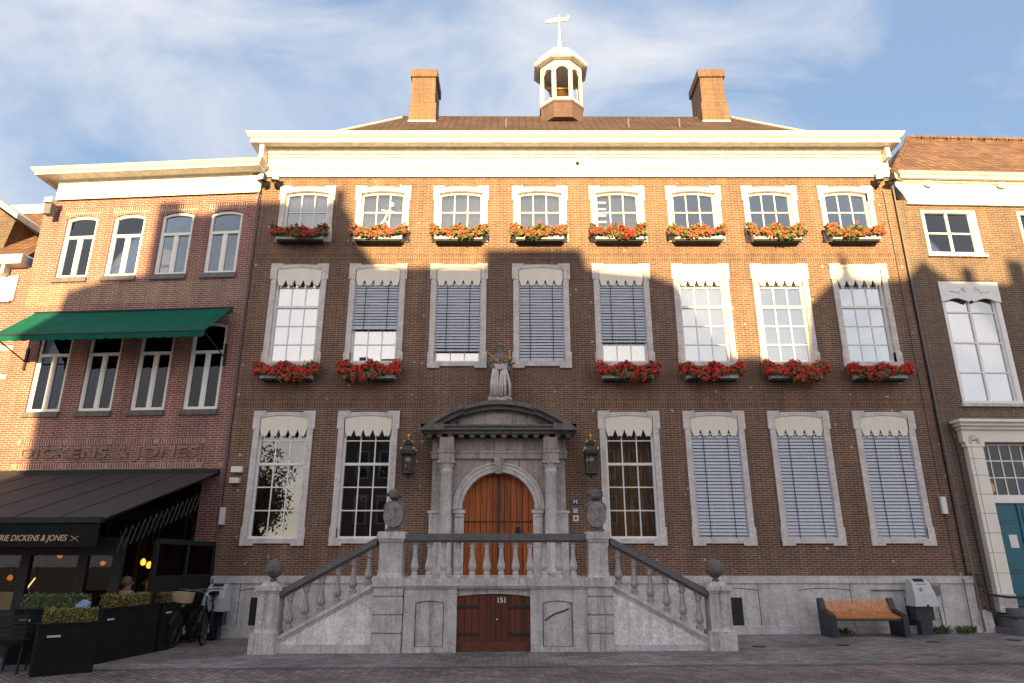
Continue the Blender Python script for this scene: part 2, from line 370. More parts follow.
def text_mesh(txt, size, depth, shear=0, spacing=1.0, sx=1.0, bold=0, width=None):
    cu = bpy.data.curves.new('lettering', 'FONT'); cu.body = txt; cu.size = size; cu.extrude = depth; cu.shear = shear; cu.space_character = spacing; cu.align_x = 'CENTER'; cu.offset = bold
    t = bpy.data.objects.new('lettering', cu); col.objects.link(t); dg = bpy.context.evaluated_depsgraph_get()
    me = bpy.data.meshes.new_from_object(t.evaluated_get(dg)); bpy.data.objects.remove(t)
    if width:
        xs = [v.co.x for v in me.vertices]; ys = [v.co.y for v in me.vertices]; w = max(xs)-min(xs); h = max(ys)-min(ys); cxx = (max(xs)+min(xs))/2; y0 = min(ys)
        me.transform(Matrix.Diagonal((width[0]/w, width[1]/h, 1, 1)) @ Matrix.Translation((-cxx, -y0, 0)))
    me.transform(Matrix.Rotation(PI/2, 4, 'X') @ Matrix.Diagonal((sx, 1, 1, 1)).to_4x4()); me.name = 'lettering'; return me
def skin_mesh(verts, edges, radii, sub=1, name='body'):
    me = bpy.data.meshes.new(name); bm = bmesh.new(); ly = bm.verts.layers.skin.verify()
    bv = [bm.verts.new(v) for v in verts]
    for i, v in enumerate(bv):
        r = radii[i]; r = r if isinstance(r, tuple) else (r, r); v[ly].radius = r; v[ly].use_root = (i == 0)
    for e in edges: bm.edges.new((bv[e[0]], bv[e[1]]))
    bm.to_mesh(me); bm.free(); o = bpy.data.objects.new(name, me); col.objects.link(o)
    o.modifiers.new('skin', 'SKIN'); m = o.modifiers.new('sub', 'SUBSURF'); m.levels = sub; m.render_levels = sub
    dg = bpy.context.evaluated_depsgraph_get(); r = bpy.data.meshes.new_from_object(o.evaluated_get(dg)); bpy.data.objects.remove(o)
    for p in r.polygons: p.use_smooth = True
    return r
def wall_mb(x0, x1, z0, z1, holes, y=0, depth=.35):
    """a wall sheet with rectangular openings, their reveals and its outer edges"""
    xs = sorted({x0, x1}|{h[0] for h in holes}|{h[1] for h in holes}); zs = sorted({z0, z1}|{h[2] for h in holes}|{h[3] for h in holes})
    xs = [x for x in xs if x0 <= x <= x1]; zs = [z for z in zs if z0 <= z <= z1]; m = MB()
    for i in range(len(xs)-1):
        for j in range(len(zs)-1):
            cx = (xs[i]+xs[i+1])/2; cz = (zs[j]+zs[j+1])/2
            if any(h[0] < cx < h[1] and h[2] < cz < h[3] for h in holes): continue
            a, b, c, d = xs[i], xs[i+1], zs[j], zs[j+1]
            m.add([(a, y, c), (b, y, c), (b, y, d), (a, y, d)], [(0, 1, 2, 3)])
            m.add([(a, y+depth, c), (b, y+depth, c), (b, y+depth, d), (a, y+depth, d)], [(3, 2, 1, 0)])
    for h in holes:
        a, b, c, d = h; q = y+depth
        m.add([(a, y, c), (a, y, d), (a, q, d), (a, q, c)], [(0, 1, 2, 3)]); m.add([(b, y, c), (b, y, d), (b, q, d), (b, q, c)], [(3, 2, 1, 0)])
        m.add([(a, y, c), (b, y, c), (b, q, c), (a, q, c)], [(3, 2, 1, 0)]); m.add([(a, y, d), (b, y, d), (b, q, d), (a, q, d)], [(0, 1, 2, 3)])
    q = y+depth
    m.add([(x0, y, z0), (x0, y, z1), (x0, q, z1), (x0, q, z0)], [(3, 2, 1, 0)]); m.add([(x1, y, z0), (x1, y, z1), (x1, q, z1), (x1, q, z0)], [(0, 1, 2, 3)])
    m.add([(x0, y, z1), (x1, y, z1), (x1, q, z1), (x0, q, z1)], [(0, 1, 2, 3)])
    return m

# ------------------------------------------------------------------ ground
SL = .0066
def gz(x): return SL*x
def sheet(name, mat, x0, x1, y0, y1, dz, kind='structure'):
    m = MB(); xs = [x for x in (-240, -40, -15, 15, 40, 240) if x0 <= x <= x1]
    for a, b in zip(xs, xs[1:]):
        g = lambda x: gz(max(-15, min(15, x)))+dz
        m.add([(a, y0, g(a)), (b, y0, g(b)), (b, y1, g(b)), (a, y1, g(a))], [(0, 1, 2, 3)])
    o = m.build(name, mat); tag(o, kind=kind); return o
sheet('square_ground', 'square', -240, 240, -240, 240, -.004)
sheet('pavement', 'side', -40, 40, -4.75, .3, .0)
sheet('gutter_strip', 'gutter', -40, 40, -4.95, -4.75, 0)

# ------------------------------------------------------------------ town hall
TH = thing('town_hall', 'large dark brick town hall with white cornice, arched oak door and rooftop bell tower', 'town hall')
CX = [-5.70, -3.59, -1.42, .775, 2.92, 5.05, 7.17, 9.30]
holes = []
for i, x in enumerate(CX):
    holes.append((x-.62, x+.62, 9.92, 11.48)); holes.append((x-.62, x+.62, 6.46, 9.16))
    if i not in (2, 3): holes.append((x-.62, x+.62, 2.12, 5.12))
holes.append((-1.22, .58, 1.22, 3.72))
wall_mb(-7.0, 10.62, 1.2, 12.0, holes).build('brick_wall', 'brick', TH)
# side and back shell and rooms
sh = MB(); sh.box(-7.0, -6.8, .36, 8, 0, 12.6); sh.box(10.42, 10.62, .36, 8, 0, 12.6); sh.box(-6.8, 10.42, 7.8, 8, 0, 12.6); sh.build('side_wall', 'brick', TH)
rm = MB(); rm.box(-6.79, 10.41, 2.2, 2.3, .2, 12.4)
for z in (1.0, 5.6, 9.5, 12.3): rm.box(-6.79, 10.41, .36, 2.2, z, z+.12)
for x in (-4.6, -2.5, 1.85, 4.0, 6.1, 8.2): rm.box(x, x+.08, .36, 2.2, 1.12, 12.3)
rm.build('inner_rooms', 'room', TH)
sdc = MB()
for (a, b) in ((-7.0+.003, -2.2), (1.75, 10.617)): sdc.box(a, b, -.004, .02, 5.31, 5.52)
build_each(sdc, 'soldier_course', 'soldier', TH)
sdc = MB(); sdc.box(-6.997, 10.617, -.004, .02, 9.34, 9.55); build_each(sdc, 'soldier_course', 'soldier', TH)
# plinth
pl = MB(); pl.box(-7.08, 10.70, -.10, 0, -.12, 1.14); pl.box(-7.11, 10.73, -.13, .02, 1.13, 1.29); pl.box(-7.10, 10.72, -.14, -.05, -.12, .22)
plo = pl.build('plinth', 'plinth', TH)
for x in (-6.3, 5.69, 7.82, 9.9):
    box('joint', 'iron', plo, x, x+.014, -.103, -.09, .22, 1.13)
for x, w in ((-6.02, .24), (5.04, .26), (9.05, .55)):
    box('cellar_vent', 'dark', TH, x, x+w, -.106, -.09, .20, .82)
for x0, wa in ((-6.29, 1.2), (4.49, 1.2), (6.62, 1.2)):
    ar = MB(); ar.band(x0, x0+wa, 12, lambda x: 1.03-.05*((x-x0-.6)/.6)**2, lambda x: 1.015-.05*((x-x0-.6)/.6)**2, -.104, -.09); ar.build('relief_arch', 'iron', plo)
# cornice and frieze
fz = MB(); fz.box(-7.03, 10.65, -.05, .3, 11.9, 12.63); fz.box(-7.06, 10.68, -.075, .1, 12.14, 12.19); fz.box(-7.05, 10.67, -.065, .1, 11.9, 11.96)
fz.box(-7.07, 10.69, -.09, .1, 12.52, 12.6)
x = -6.6
while x < 10.3: fz.box(x, x+1.7, -.062, .1, 12.25, 12.46); x += 1.9
fz.build('frieze', 'white', TH)
cn = MB()
prof = [(.3, 12.62), (-.12, 12.62), (-.14, 12.68), (-.20, 12.70), (-.24, 12.76), (-.30, 12.765), (-.30, 12.74), (-.50, 12.74), (-.50, 12.88), (-.54, 12.89), (-.57, 12.93), (-.60, 12.98), (-.62, 13.03), (.3, 13.06)]
def cornice(m, prof, x0, x1):
    """moulded cornice that returns round both ends"""
    n = len(prof); vs = []
    for (y, z) in prof:
        o = max(0, -y)
        vs += [(x0-o, 1.0, z), (x0-o, min(y, .3), z), (x1+o, min(y, .3), z), (x1+o, 1.0, z)]
    fs = []
    for i in range(n-1):
        for k in range(3): a = 4*i+k; fs.append((a, a+1, a+5, a+4))
    m.add(vs, fs)
cornice(cn, prof, -6.80, 10.33); cn.box(-7.0, 10.6, .0, 1.0, 12.9, 13.05)
cn.build('cornice', 'cream', TH)
cl = MB(); cl.box(-7.05, -6.93, -.42, -.06, 12.32, 12.72, 0); cl.box(10.5, 10.62, -.3, -.06, 12.4, 12.72); build_each(cl, 'cornice_bracket', 'cream', TH)
# roof
rf = MB(); ez = 13.02; rz_ = 16.8
rf.add([(-6.95, .15, ez), (10.55, .15, ez), (7.9, 4, rz_), (-3.95, 4, rz_), (10.55, 7.9, ez), (-6.95, 7.9, ez)], [(0, 1, 2, 3), (1, 4, 2), (4, 5, 3, 2), (5, 0, 3)])
rfo = rf.build('roof', 'rooftile', TH)
MB().tube([(-3.95, 4, rz_+.02), (7.9, 4, rz_-.02)], .055).build('ridge_cap', 'rooftile', rfo)
build_each(MB().tube([(-6.95, .15, ez+.05), (-3.95, 4, rz_+.02)], .045).tube([(10.55, .15, ez+.05), (7.9, 4, rz_+.02)], .045), 'hip_cap', 'lead', rfo)
for cx in (-3.15, 7.15):
    c = MB(); c.box(cx-.47, cx+.47, 3.45, 4.75, 15.8, 17.05); c.box(cx-.42, cx+.42, 3.5, 4.7, 17.05, 18.3); co = c.build('chimney', 'chimbrick', rfo)
    box('chimney_cap', 'chimbrick', co, cx-.48, cx+.48, 3.44, 4.76, 18.15, 18.46)
    box('flashing', 'lead', co, cx-.49, cx+.49, 3.42, 3.5, 16.22, 16.30)
mb = MB()
for x in (-.2, 3.9, 5.6): mb.tube([(x, 2.6, 15.4), (x, 2.6, 15.75)], .035)
build_each(mb, 'vent_pipe', 'zinc', rfo)
# bell tower
bx, by = 1.78, 4.0
drum = MB().lathe([(.82, 16.3), (.80, 16.9), (.84, 16.95), (.84, 17.01), (.8, 17.03)], bx, by, 8, PI/8).build('bell_tower', 'brownbrick', TH)
lan = MB()
ap = .76*math.cos(PI/8); hw = .76*math.sin(PI/8)
for k in range(8):
    a = PI/4*k; t = MB()
    t.band(-hw, hw, 14, lambda x: 18.72, lambda x: 18.22+math.sqrt(max(0, (hw-.06)**2-x*x)) if abs(x) < hw-.06 else 18.22, -.04, .04)
    t.box(-hw, -hw+.07, -.045, .045, 17.02, 18.23); t.box(hw-.07, hw, -.045, .045, 17.02, 18.23); t.box(-hw, hw, -.05, .05, 17.0, 17.14)
    ca, sa = math.cos(a), math.sin(a)
    lan.add([(bx+v[0]*ca-(v[1]-ap)*sa, by+v[0]*sa+(v[1]-ap)*ca, v[2]) for v in t.v], t.f)
lan.build('arcade', 'white', drum)
MB().lathe([(.70, 18.70), (.98, 18.70), (1.04, 18.73), (1.04, 18.84), (.97, 18.92), (.84, 19.14), (.66, 19.36), (.44, 19.54), (.18, 19.66), (.1, 19.7)], bx, by, 8, PI/8).build('dome', 'white', drum)
MB().lathe([(.10, 19.6), (.15, 19.72), (.10, 19.84), (.07, 20.1), (.045, 20.6), (.03, 20.9), (.015, 21.4)], bx, by, 10).build('spire', 'white', drum, True)
MB().lathe([(.32, 17.45), (.30, 17.5), (.23, 17.68), (.19, 17.85), (.12, 17.98), (.04, 18.0)], bx, by, 16).tube([(bx-.55, by, 18.06), (bx+.55, by, 18.06)], .04).build('bell', 'bronze', drum, True)
vn = MB().prism([(bx-.52, 21.02), (bx-.1, 21.06), (bx+.1, 21.1), (bx+.3, 21.12), (bx+.36, 21.22), (bx+.42, 21.32), (bx+.36, 21.4), (bx+.28, 21.3), (bx+.1, 21.26), (bx-.1, 21.28), (bx-.3, 21.22), (bx-.5, 21.14)], by-.015, by+.015)
vn.build('weather_vane', 'vane', drum)

# --- windows of the town hall
def arch(zs, rise, hw): return lambda x: zs+rise*(1-(x/hw)**2)
_cache = {}
def cached(key, fn):
    if key not in _cache: _cache[key] = fn()
    return _cache[key]
def surround_mesh(z0, z1, top=False):
    m = MB(); rise = .07; zi = z1-(.20 if top else .16)
    m.box(-.74, -.60, -.04, .12, z0+.03, zi+.02); m.box(.60, .74, -.04, .12, z0+.03, zi+.02)
    m.band(-.74, .74, 16, lambda x: z1-.05+.03*(1-(x/.74)**2), lambda x: zi-.02+rise*(1-(x/.6)**2) if abs(x) < .6 else zi-.02, -.042, .12)
    for s in (-1, 1):
        a, b = sorted((s*.775, s*.60)); m.box(a, b, -.052, .1, z1-.45, z1)
        a, b = sorted((s*.775, s*.47)); m.box(a, b, -.050, .1, z1-.13, z1+.004)
        a, b = sorted((s*.765, s*.60)); m.box(a, b, -.050, .1, z0, z0+.42)
    if not top:
        m.box(-.62, .62, -.046, .14, z0+.05, z0+.16)
        for s in (-1, 1): a, b = sorted((s*.765, s*.45)); m.box(a, b, -.055, .1, z0-.004, z0+.15)
    return m.mesh('window')
def sash_mesh(z0, zi, rows, railz, cols=3):
    m = MB(); w = .60; y = .08
    ztop = arch(zi-.02, .07, .6)
    m.box(-w, -w+.055, y-.02, y+.08, z0, zi); m.box(w-.055, w, y-.02, y+.08, z0, zi); m.box(-w+.055, w-.055, y-.02, y+.08, z0, z0+.075)
    m.band(-w, w, 12, lambda x: ztop(x)+.02, lambda x: ztop(x)-.06, y-.015, y+.08)
    for i in range(1, cols):
        x = -w+.05+(2*w-.1)*i/cols; m.box(x-.014, x+.014, y+.015, y+.05, z0+.05, ztop(x)-.03)
    for z in rows: m.box(-w+.05, w-.05, y+.012, y+.052, z-.014, z+.014)
    if railz: m.box(-w+.05, w-.05, y-.01, y+.06, railz-.032, railz+.032)
    return m.mesh('sash')
def valance_mesh(z1, drop):
    m = MB(); zi = z1-.16; n = 5; w = .585
    def zb(x):
        u = (x+w)/(2*w)*n; f = abs((u % 1)-.5)*2      # 1 at the gaps between lobes
        f = 1-f if False else f
        g = max(0, f-.45)/.55
        return zi-drop+.17*(g**1.2)-(.02 if .25 < f < .45 else 0)
    m.band(-w, w, 100, lambda x: zi-.012+.07*(1-(x/.6)**2), zb, -.022, .012)
    for k in range(1, 10): x = -w+2*w*k/10; m.box(x-.004, x+.004, -.026, -.02, zi-drop+.14, zi-.01)
    return m.mesh('valance')
def blind_mesh(zt, zb):
    m = MB(); z = zt; rnd = random.Random(3)
    while z > zb+.06:
        a = rnd.uniform(-.004, .004)
        m.add([(-.575, .0, z-.034+a), (.575, .0, z-.034-a), (.575, .028, z+.031-a), (-.575, .028, z+.031+a),
               (-.575, .004, z-.037+a), (.575, .004, z-.037-a), (.575, .032, z+.028-a), (-.575, .032, z+.028+a)],
              [(0, 1, 2, 3), (7, 6, 5, 4), (4, 5, 1, 0), (5, 6, 2, 1), (6, 7, 3, 2), (7, 4, 0, 3)]); z -= .08
    m.box(-.58, .58, .002, .042, zb, zb+.045)
    m.box(-.6, -.58, -.005, .05, zb-.02, zt+.02); m.box(.58, .6, -.005, .05, zb-.02, zt+.02)
    return m.mesh('blind')
def cord_mesh(zt, zb):
    m = MB()
    for x in (-.3, .3): m.box(x-.008, x+.008, -.008, -.002, zb, zt)
    return m.mesh('blind_cord')
def sheet_mesh(z0, z1, y, w=.62, fold=.02, n=60):
    m = MB(); xs = [-w+2*w*i/n for i in range(n+1)]
    ys = [y+fold*math.sin(i*1.3)+fold*.5*math.sin(i*.47) for i in range(n+1)]
    for i in range(n): m.add([(xs[i], ys[i], z0), (xs[i+1], ys[i+1], z0), (xs[i+1], ys[i+1], z1), (xs[i], ys[i], z1)], [(0, 1, 2, 3)])
    return m.mesh('curtain', True)
def window(kind, x, blind=None, curtain=None, parent=TH):
    if kind == 'top': z0, z1, rail, rows, drop = 9.90, 11.62, None, [10.86], 0
    elif kind == 'mid': z0, z1, rail, rows, drop = 6.34, 9.25, 8.04, [8.60, 7.51, 7.0], .46
    else: z0, z1, rail, rows, drop = 1.97, 5.21, 3.90, [4.48, 3.34, 2.785], .46
    zi = z1-(.20 if kind == 'top' else .16); zb = z0+.14
    w = ob('window', cached(kind+'s', lambda: surround_mesh(z0, z1, kind == 'top')), 'surround', parent, (x, 0, 0))
    ob('sash', cached(kind+'f', lambda: sash_mesh(zb, zi, rows, rail)), 'frame', w)
    ob('pane', cached(kind+'g', lambda: MB().box(-.58, .58, .110, .114, zb+.02, zi+.03).mesh('pane')), {'mid': 'skyglass', 'top': 'topglass'}.get(kind, 'glass'), w)
    if drop: ob('valance', cached(kind+'v', lambda: valance_mesh(z1, drop)), 'valance', w)
    if blind:
        ob('blind', cached(('b', kind, blind), lambda: blind_mesh(zi-drop+.05, blind)), 'slat', w); ob('blind_cord', cached(('c', kind, blind), lambda: cord_mesh(zi-drop+.05, blind)), 'cord', w)
    if curtain:
        m, a, b, yy = curtain
        ob('curtain', cached(('k',)+curtain, lambda: sheet_mesh(a, b, yy)), m, w)
    return w
NET = ('curtain', 6.4, 9.3, .22)
for i, x in enumerate(CX):
    w = window('top', x, curtain=('graycurt', 9.8, 11.7, .24) if i < 5 else None)
    if i == 1:
        # white running figure painted behind the pane
        f = MB(); f.tube([(-.25, .105, 10.2), (-.08, .105, 10.45), (.05, .105, 10.62), (.16, .105, 10.95)], .03, 6).tube([(.16, .105, 10.95), (.3, .105, 10.86)], .02, 6).tube([(.1, .105, 10.6), (.2, .105, 10.4), (.1, .105, 10.3)], .022, 6).tube([(.14, .105, 10.9), (-.05, .105, 10.95)], .018, 6).blob((.22, .105, 11.12), .07, 1, .05, sc3=(1, .2, 1))
        f.build('painted_figure', 'frame', w)
    if i == 4:
        f = MB()
        for k in range(6): f.box(-.56, -.3, .1, .104, 10.15+k*.2, 10.2+k*.2)
        build_each(f, 'stacked_papers', 'white', w)
for i, x in enumerate(CX): window('mid', x, blind={1: 7.40, 2: 6.80, 3: 6.52, 4: 7.04}.get(i), curtain=NET)
for i, x in enumerate(CX):
    if i in (2, 3): continue
    window('ground', x, blind=2.12 if i > 4 else None, curtain={4: ('brown_curtain', 2.0, 5.2, .55)}.get(i))

# --- portal
PT = MB()
PT.box(-1.93, -1.17, -.20, 0, 1.29, 4.0); PT.box(.53, 1.29, -.20, 0, 1.29, 4.0)
ac = -.32; ar_ = .86; az_ = 2.80
PT.band(-1.17, .53, 40, lambda x: 4.0, lambda x: az_+math.sqrt(max(0, ar_**2-(x-ac)**2)), -.195, .0)
po = PT.build('portal', 'portal', TH)
tr = MB(); tr.ring(ac, az_, .87, .95, -.25, -.19, 0, PI); tr.ring(ac, az_, .96, 1.06, -.235, -.19, 0, PI); tr.ring(ac, az_, 1.06, 1.10, -.26, -.19, 0, PI)
tr.build('archivolt', 'pale', po)
im = MB()
for (a, b) in ((-1.36, -1.14), (.50, .72)):
    im.box(a, b, -.27, -.18, 2.62, 2.70); im.box(a-.03, b+.03, -.30, -.15, 2.70, 2.78); im.box(a, b, -.245, -.18, 1.3, 2.62)
for (a, b) in ((-1.97, -1.72), (1.08, 1.33)):
    im.box(a, b, -.25, -.15, 2.62, 2.70); im.box(a-.03, b+.03, -.28, -.1, 2.70, 2.76); im.box(a, b, -.235, -.15, 1.3, 2.62)
build_each(im, 'impost', 'pale', po)
tr = MB(); tr.prism([(ac-.07, 3.62), (ac+.07, 3.62), (ac+.12, 4.0), (ac-.12, 4.0)], -.34, -.19); tr.build('keystone', 'portal', po)
for s in (-1, 1):
    cx_ = ac+s*1.245
    MB().lathe([(.19, 1.29), (.19, 1.42), (.17, 1.46), (.155, 1.52), (.15, 2.2), (.13, 3.62), (.15, 3.64), (.15, 3.68), (.135, 3.70), (.14, 3.76), (.19, 3.82), (.19, 3.84)], cx_, -.40, 20).build('column', 'pale', po, True)
    c = MB(); c.box(cx_-.21, cx_+.21, -.61, -.19, 3.84, 3.90); c.box(cx_-.20, cx_+.20, -.6, -.19, 1.20, 1.30); c.box(cx_-.18, cx_+.18, -.58, 0, 3.9, 4.09); c.box(cx_-.20, cx_+.20, -.60, 0, 4.09, 4.15); c.box(cx_-.17, cx_+.17, -.57, 0, 4.15, 4.46)
    for k in range(4): c.box(cx_-.15+k*.085, cx_-.10+k*.085, -.585, -.56, 4.17, 4.44)
    build_each(c, 'column_block', 'portal', po)
e = MB(); e.box(-1.96, 1.32, -.26, 0, 3.99, 4.12); e.box(-1.98, 1.34, -.28, 0, 4.12, 4.17); e.box(-1.94, 1.30, -.24, 0, 4.17, 4.5)
for k in range(6):
    if k in (0, 5): continue
    cx_ = ac-1.245+k*2.49/5
    for q in range(3): e.box(cx_-.09+q*.07, cx_-.05+q*.07, -.265, -.2, 4.2, 4.47)
    e.box(cx_-.12, cx_+.12, -.27, -.24, 4.12, 4.19)
for k in range(3):
    cx_ = ac-.5+k*.5; e.lathe([(0, 0)], 0, 0, 3) if False else None
e.build('entablature', 'portal', po)
c = MB(); c.box(-2.12, 1.48, -.60, 0, 4.54, 4.62); c.box(-2.20, 1.56, -.68, 0, 4.62, 4.70); c.box(-2.23, 1.59, -.72, .0, 4.70, 4.745)
for k in range(14): x = -2.0+k*3.36/13; c.box(x-.06, x+.06, -.56, -.2, 4.46, 4.54)
for s in (-1, 1): cx_ = ac+s*1.6; c.box(cx_-.3, cx_+.3, -.78, -.68, 4.60, 4.75)
c.build('portal_cornice', 'portdark', po)
PR = 2.75; pc = 4.74+.62-PR
def parc(d): return lambda x: pc+math.sqrt(max(0, (PR+d)**2-(x-ac)**2))
c = MB()
for (x0, x1, f) in ((ac-1.86, ac-.86, -.78), (ac+.86, ac+1.86, -.78), (ac-.862, ac+.862, -.62)):
    c.band(x0, x1, 20, parc(0), lambda x: max(4.745, parc(-.10)(x)), f, 0)
    c.band(x0, x1, 20, lambda x: parc(-.10)(x) if parc(-.10)(x) > 4.75 else 4.75, lambda x: max(4.745, parc(-.2)(x)), f+.12, 0)
c.build('segmental_pediment', 'portdark', po)
c = MB(); c.band(ac-1.55, ac+1.55, 20, lambda x: max(4.76, parc(-.19)(x)), lambda x: 4.74, -.30, -.02); c.band(ac-1.0, ac+1.0, 20, lambda x: max(4.8, parc(-.27)(x)), lambda x: 4.79, -.34, -.29)
c.build('tympanum', 'portal', po)
# entrance door
d = MB(); dz = 1.22
def darc(x): return az_+math.sqrt(max(0, .87**2-(x-ac)**2))
n = 12; wd = 1.72/n
for k in range(n):
    a = ac-.86+k*wd+.006; b = a+wd-.012
    d.band(a, b, 4, lambda x: darc(x), lambda x: dz, -.02, .03)
do = d.build('oak_door', 'door', TH)
box('door_gap', 'dark', do, ac-.88, ac+.88, .03, .05, 1.2, 3.72)
MB().ring(ac+.46, 2.30, .05, .07, -.05, -.03, 0, 2*PI, 16).build('knocker', 'iron', do)
d = MB(); d.box(ac+.41, ac+.51, -.03, -.019, 2.24, 2.40); d.box(ac-.02, ac+.02, -.05, -.019, dz, 3.64); d.build('door_plate', 'iron', do)
d = MB(); d.box(ac-.84, ac+.84, -.028, -.019, 2.5, 2.53)
for k in range(11): d.blob((ac-.78+k*.156, -.03, 2.515), .016, k, 0, 6, 4)
d.build('stud_row', 'iron', do)
# bell panel and house plates on the wall, cable boxes
def plate(name, label, cat, mat, x0, x1, z0, z1, y=-.03, group=None): return tag(MB().box(x0, x1, y, -.002, z0, z1).build(name, mat), label, cat, group)
p = plate('wall_sign', 'small blue plaque with a white H-like mark, topmost of three right of the oak door', 'plaque', 'signblue', 1.46, 1.60, 2.92, 3.06)
MB().box(1.485, 1.505, -.034, -.03, 2.94, 3.04).box(1.555, 1.575, -.034, -.03, 2.94, 3.04).box(1.505, 1.555, -.0335, -.03, 2.98, 3.0).build('white_mark', 'signw', p)
p = plate('wall_sign', 'small grey plaque between the blue one and the white one beside the oak door', 'plaque', 'pale', 1.47, 1.58, 2.72, 2.83)
p = plate('wall_sign', 'small white plaque, lowest of the three plates right of the oak door', 'plaque', 'signw', 1.46, 1.60, 2.53, 2.66)
MB().box(1.50, 1.56, -.034, -.03, 2.57, 2.62).build('dark_mark', 'iron', p)
box('door_bell_ledge', 'pale', TH, 1.45, 1.75, -.08, 0, 2.14, 2.2)

# ------------------------------------------------------------------ staircase (perron)
ST = thing('entrance_stairs', 'grey stone double entrance stairs with balusters and a cellar door below the landing', 'stairs', (0, 0, 0))
FY = -3.0
s = MB(); s.box(-2.10, -1.05, FY+.06, FY+.5, -.1, 1.16); s.box(.35, 1.48, FY+.06, FY+.5, -.1, 1.16)
s.band(-1.052, .352, 16, lambda x: 1.16, lambda x: .97+.05*(1-((x+.35)/.7)**2), FY+.062, FY+.5)
s.box(-2.1, 1.48, -2.5, -.14, -.1, 1.15)
s.build('landing_wall', 'stair', ST)
s = MB()
for a, b in ((-2.06, -1.84), (-1.29, -1.05), (.35, .58), (1.15, 1.44)): s.box(a, b, FY, FY+.06, .07, 1.15)
s.box(-2.06, -1.05, FY-.015, FY+.06, -.1, .09); s.box(.35, 1.46, FY-.015, FY+.06, -.1, .09)
for a, b in ((-1.84, -1.29), (.58, 1.15)):
    s.band(a, b, 8, lambda x: 1.15, lambda x: .86+.04*(1-((x-(a+b)/2)/((b-a)/2))**2), FY+.003, FY+.06)
    s.band(a+.02, b-.02, 8, lambda x: .845+.04*(1-((x-(a+b)/2)/((b-a)/2))**2), lambda x: .10, FY+.03, FY+.06)
build_each(s, 'landing_pilasters', 'stair', ST)
MB().tube([(.62, FY+.02, .55), (.8, FY+.02, .66), (1.0, FY+.02, .72), (1.08, FY+.02, .76)], .012).build('iron_bar', 'iron', ST)
s = MB(); s.box(-2.12, 1.50, FY-.06, -.13, 1.16, 1.31); s.box(-2.1, 1.48, FY-.03, FY+.2, 1.12, 1.16); s.build('landing_slab', 'stair', ST)
# cellar door
cd = MB(); n = 10; a0, a1 = -1.045, .345
for k in range(n):
    a = a0+(a1-a0)*k/n+.004; b = a0+(a1-a0)*(k+1)/n-.004
    cd.band(a, b, 3, lambda x: .965+.05*(1-((x+.35)/.7)**2), lambda x: .17, FY+.10, FY+.13)
cdo = cd.build('cellar_door', 'cellar', ST)
s = MB(); s.box(a0, a1, FY+.08, FY+.14, -.02, .17); s.box(-.385, -.345, FY+.075, FY+.13, .17, 1.01); s.build('door_board', 'redbrown', cdo)
s = MB()
for z in (.30, .78):
    for q, r_ in ((a0-.02, a0+.42), (a1-.42, a1+.02)): s.box(q, r_, FY+.082, FY+.10, z-.025, z+.025)
    for q in (a0, a1): s.blob((q, FY+.07, z), .04, 2, .05)
build_each(s, 'strap_hinge', 'iron', cdo)
box('dark_gap', 'dark', cdo, a0, a1, FY+.14, FY+.16, 0, 1.02)
nm = text_mesh('151', .13, .002, bold=.004); o = ob('house_number', nm, 'signw', cdo, (-.2, FY+.094, .86))
MB().blob((-.29, FY+.09, .56), .02, 1, 0).build('door_knob', 'lead', cdo)
# piers
def pier(x0, x1):
    m = MB(); n = 4; h = 1.30/n
    for k in range(n): m.box(x0, x1, FY-.05, FY+.44, k*h+(.014 if k else -.1), (k+1)*h-.012)
    m.box(x0+.03, x1-.03, FY-.015, FY+.42, -.1, 1.3)
    m.box(x0-.03, x1+.03, FY-.09, FY+.48, 1.152, 1.32)
    m.box(x0+.03, x1-.03, FY-.02, FY+.41, 1.32, 1.40, .02); m.box(x0+.055, x1-.055, FY, FY+.385, 1.40, 1.98)
    m.box(x0+.03, x1-.03, FY-.03, FY+.42, 1.98, 2.03); m.box(x0, x1, FY-.05, FY+.44, 2.03, 2.17, .015)
    m.build('pier', 'stair', ST)
pier(-2.64, -2.08); pier(1.44, 1.92)
def baluster_mesh():
    m = MB(); m.box(-.055, .055, -.055, .055, 0, .06)
    m.lathe([(.06, .06), (.065, .09), (.043, .12), (.072, .17), (.08, .21), (.066, .27), (.044, .40), (.038, .52), (.040, .56), (.06, .575), (.06, .6), (.044, .61), (.048, .625)], 0, 0, 12)
    m.box(-.055, .055, -.055, .055, .625, .69); return m.mesh('baluster', False)
bm = baluster_mesh()
for k in range(12): ob('baluster', bm, 'pale', ST, (-1.9+k*.2815, FY+.12, 1.31))
def rbm(s):
    # raked baluster: the vase with sheared blocks
    m = MB(); sl = .545*s
    def shb(x0, x1, y0, y1, z0, z1): m.add([(x, y, z+sl*x) for x in (x0, x1) for y in (y0, y1) for z in (z0, z1)], [(0, 1, 3, 2), (4, 6, 7, 5), (0, 4, 5, 1), (2, 3, 7, 6), (0, 2, 6, 4), (1, 5, 7, 3)])
    shb(-.06, .06, -.055, .055, -.03, .09); m.lathe([(.06, .06), (.075, .12), (.045, .15), (.075, .2), (.085, .24), (.07, .29), (.046, .42), (.040, .54), (.06, .57), (.06, .6), (.046, .62), (.046, .66)], 0, 0, 12); shb(-.058, .058, -.055, .055, .63, .74)
    return m.mesh('baluster')
bl, br_ = rbm(1), rbm(-1)
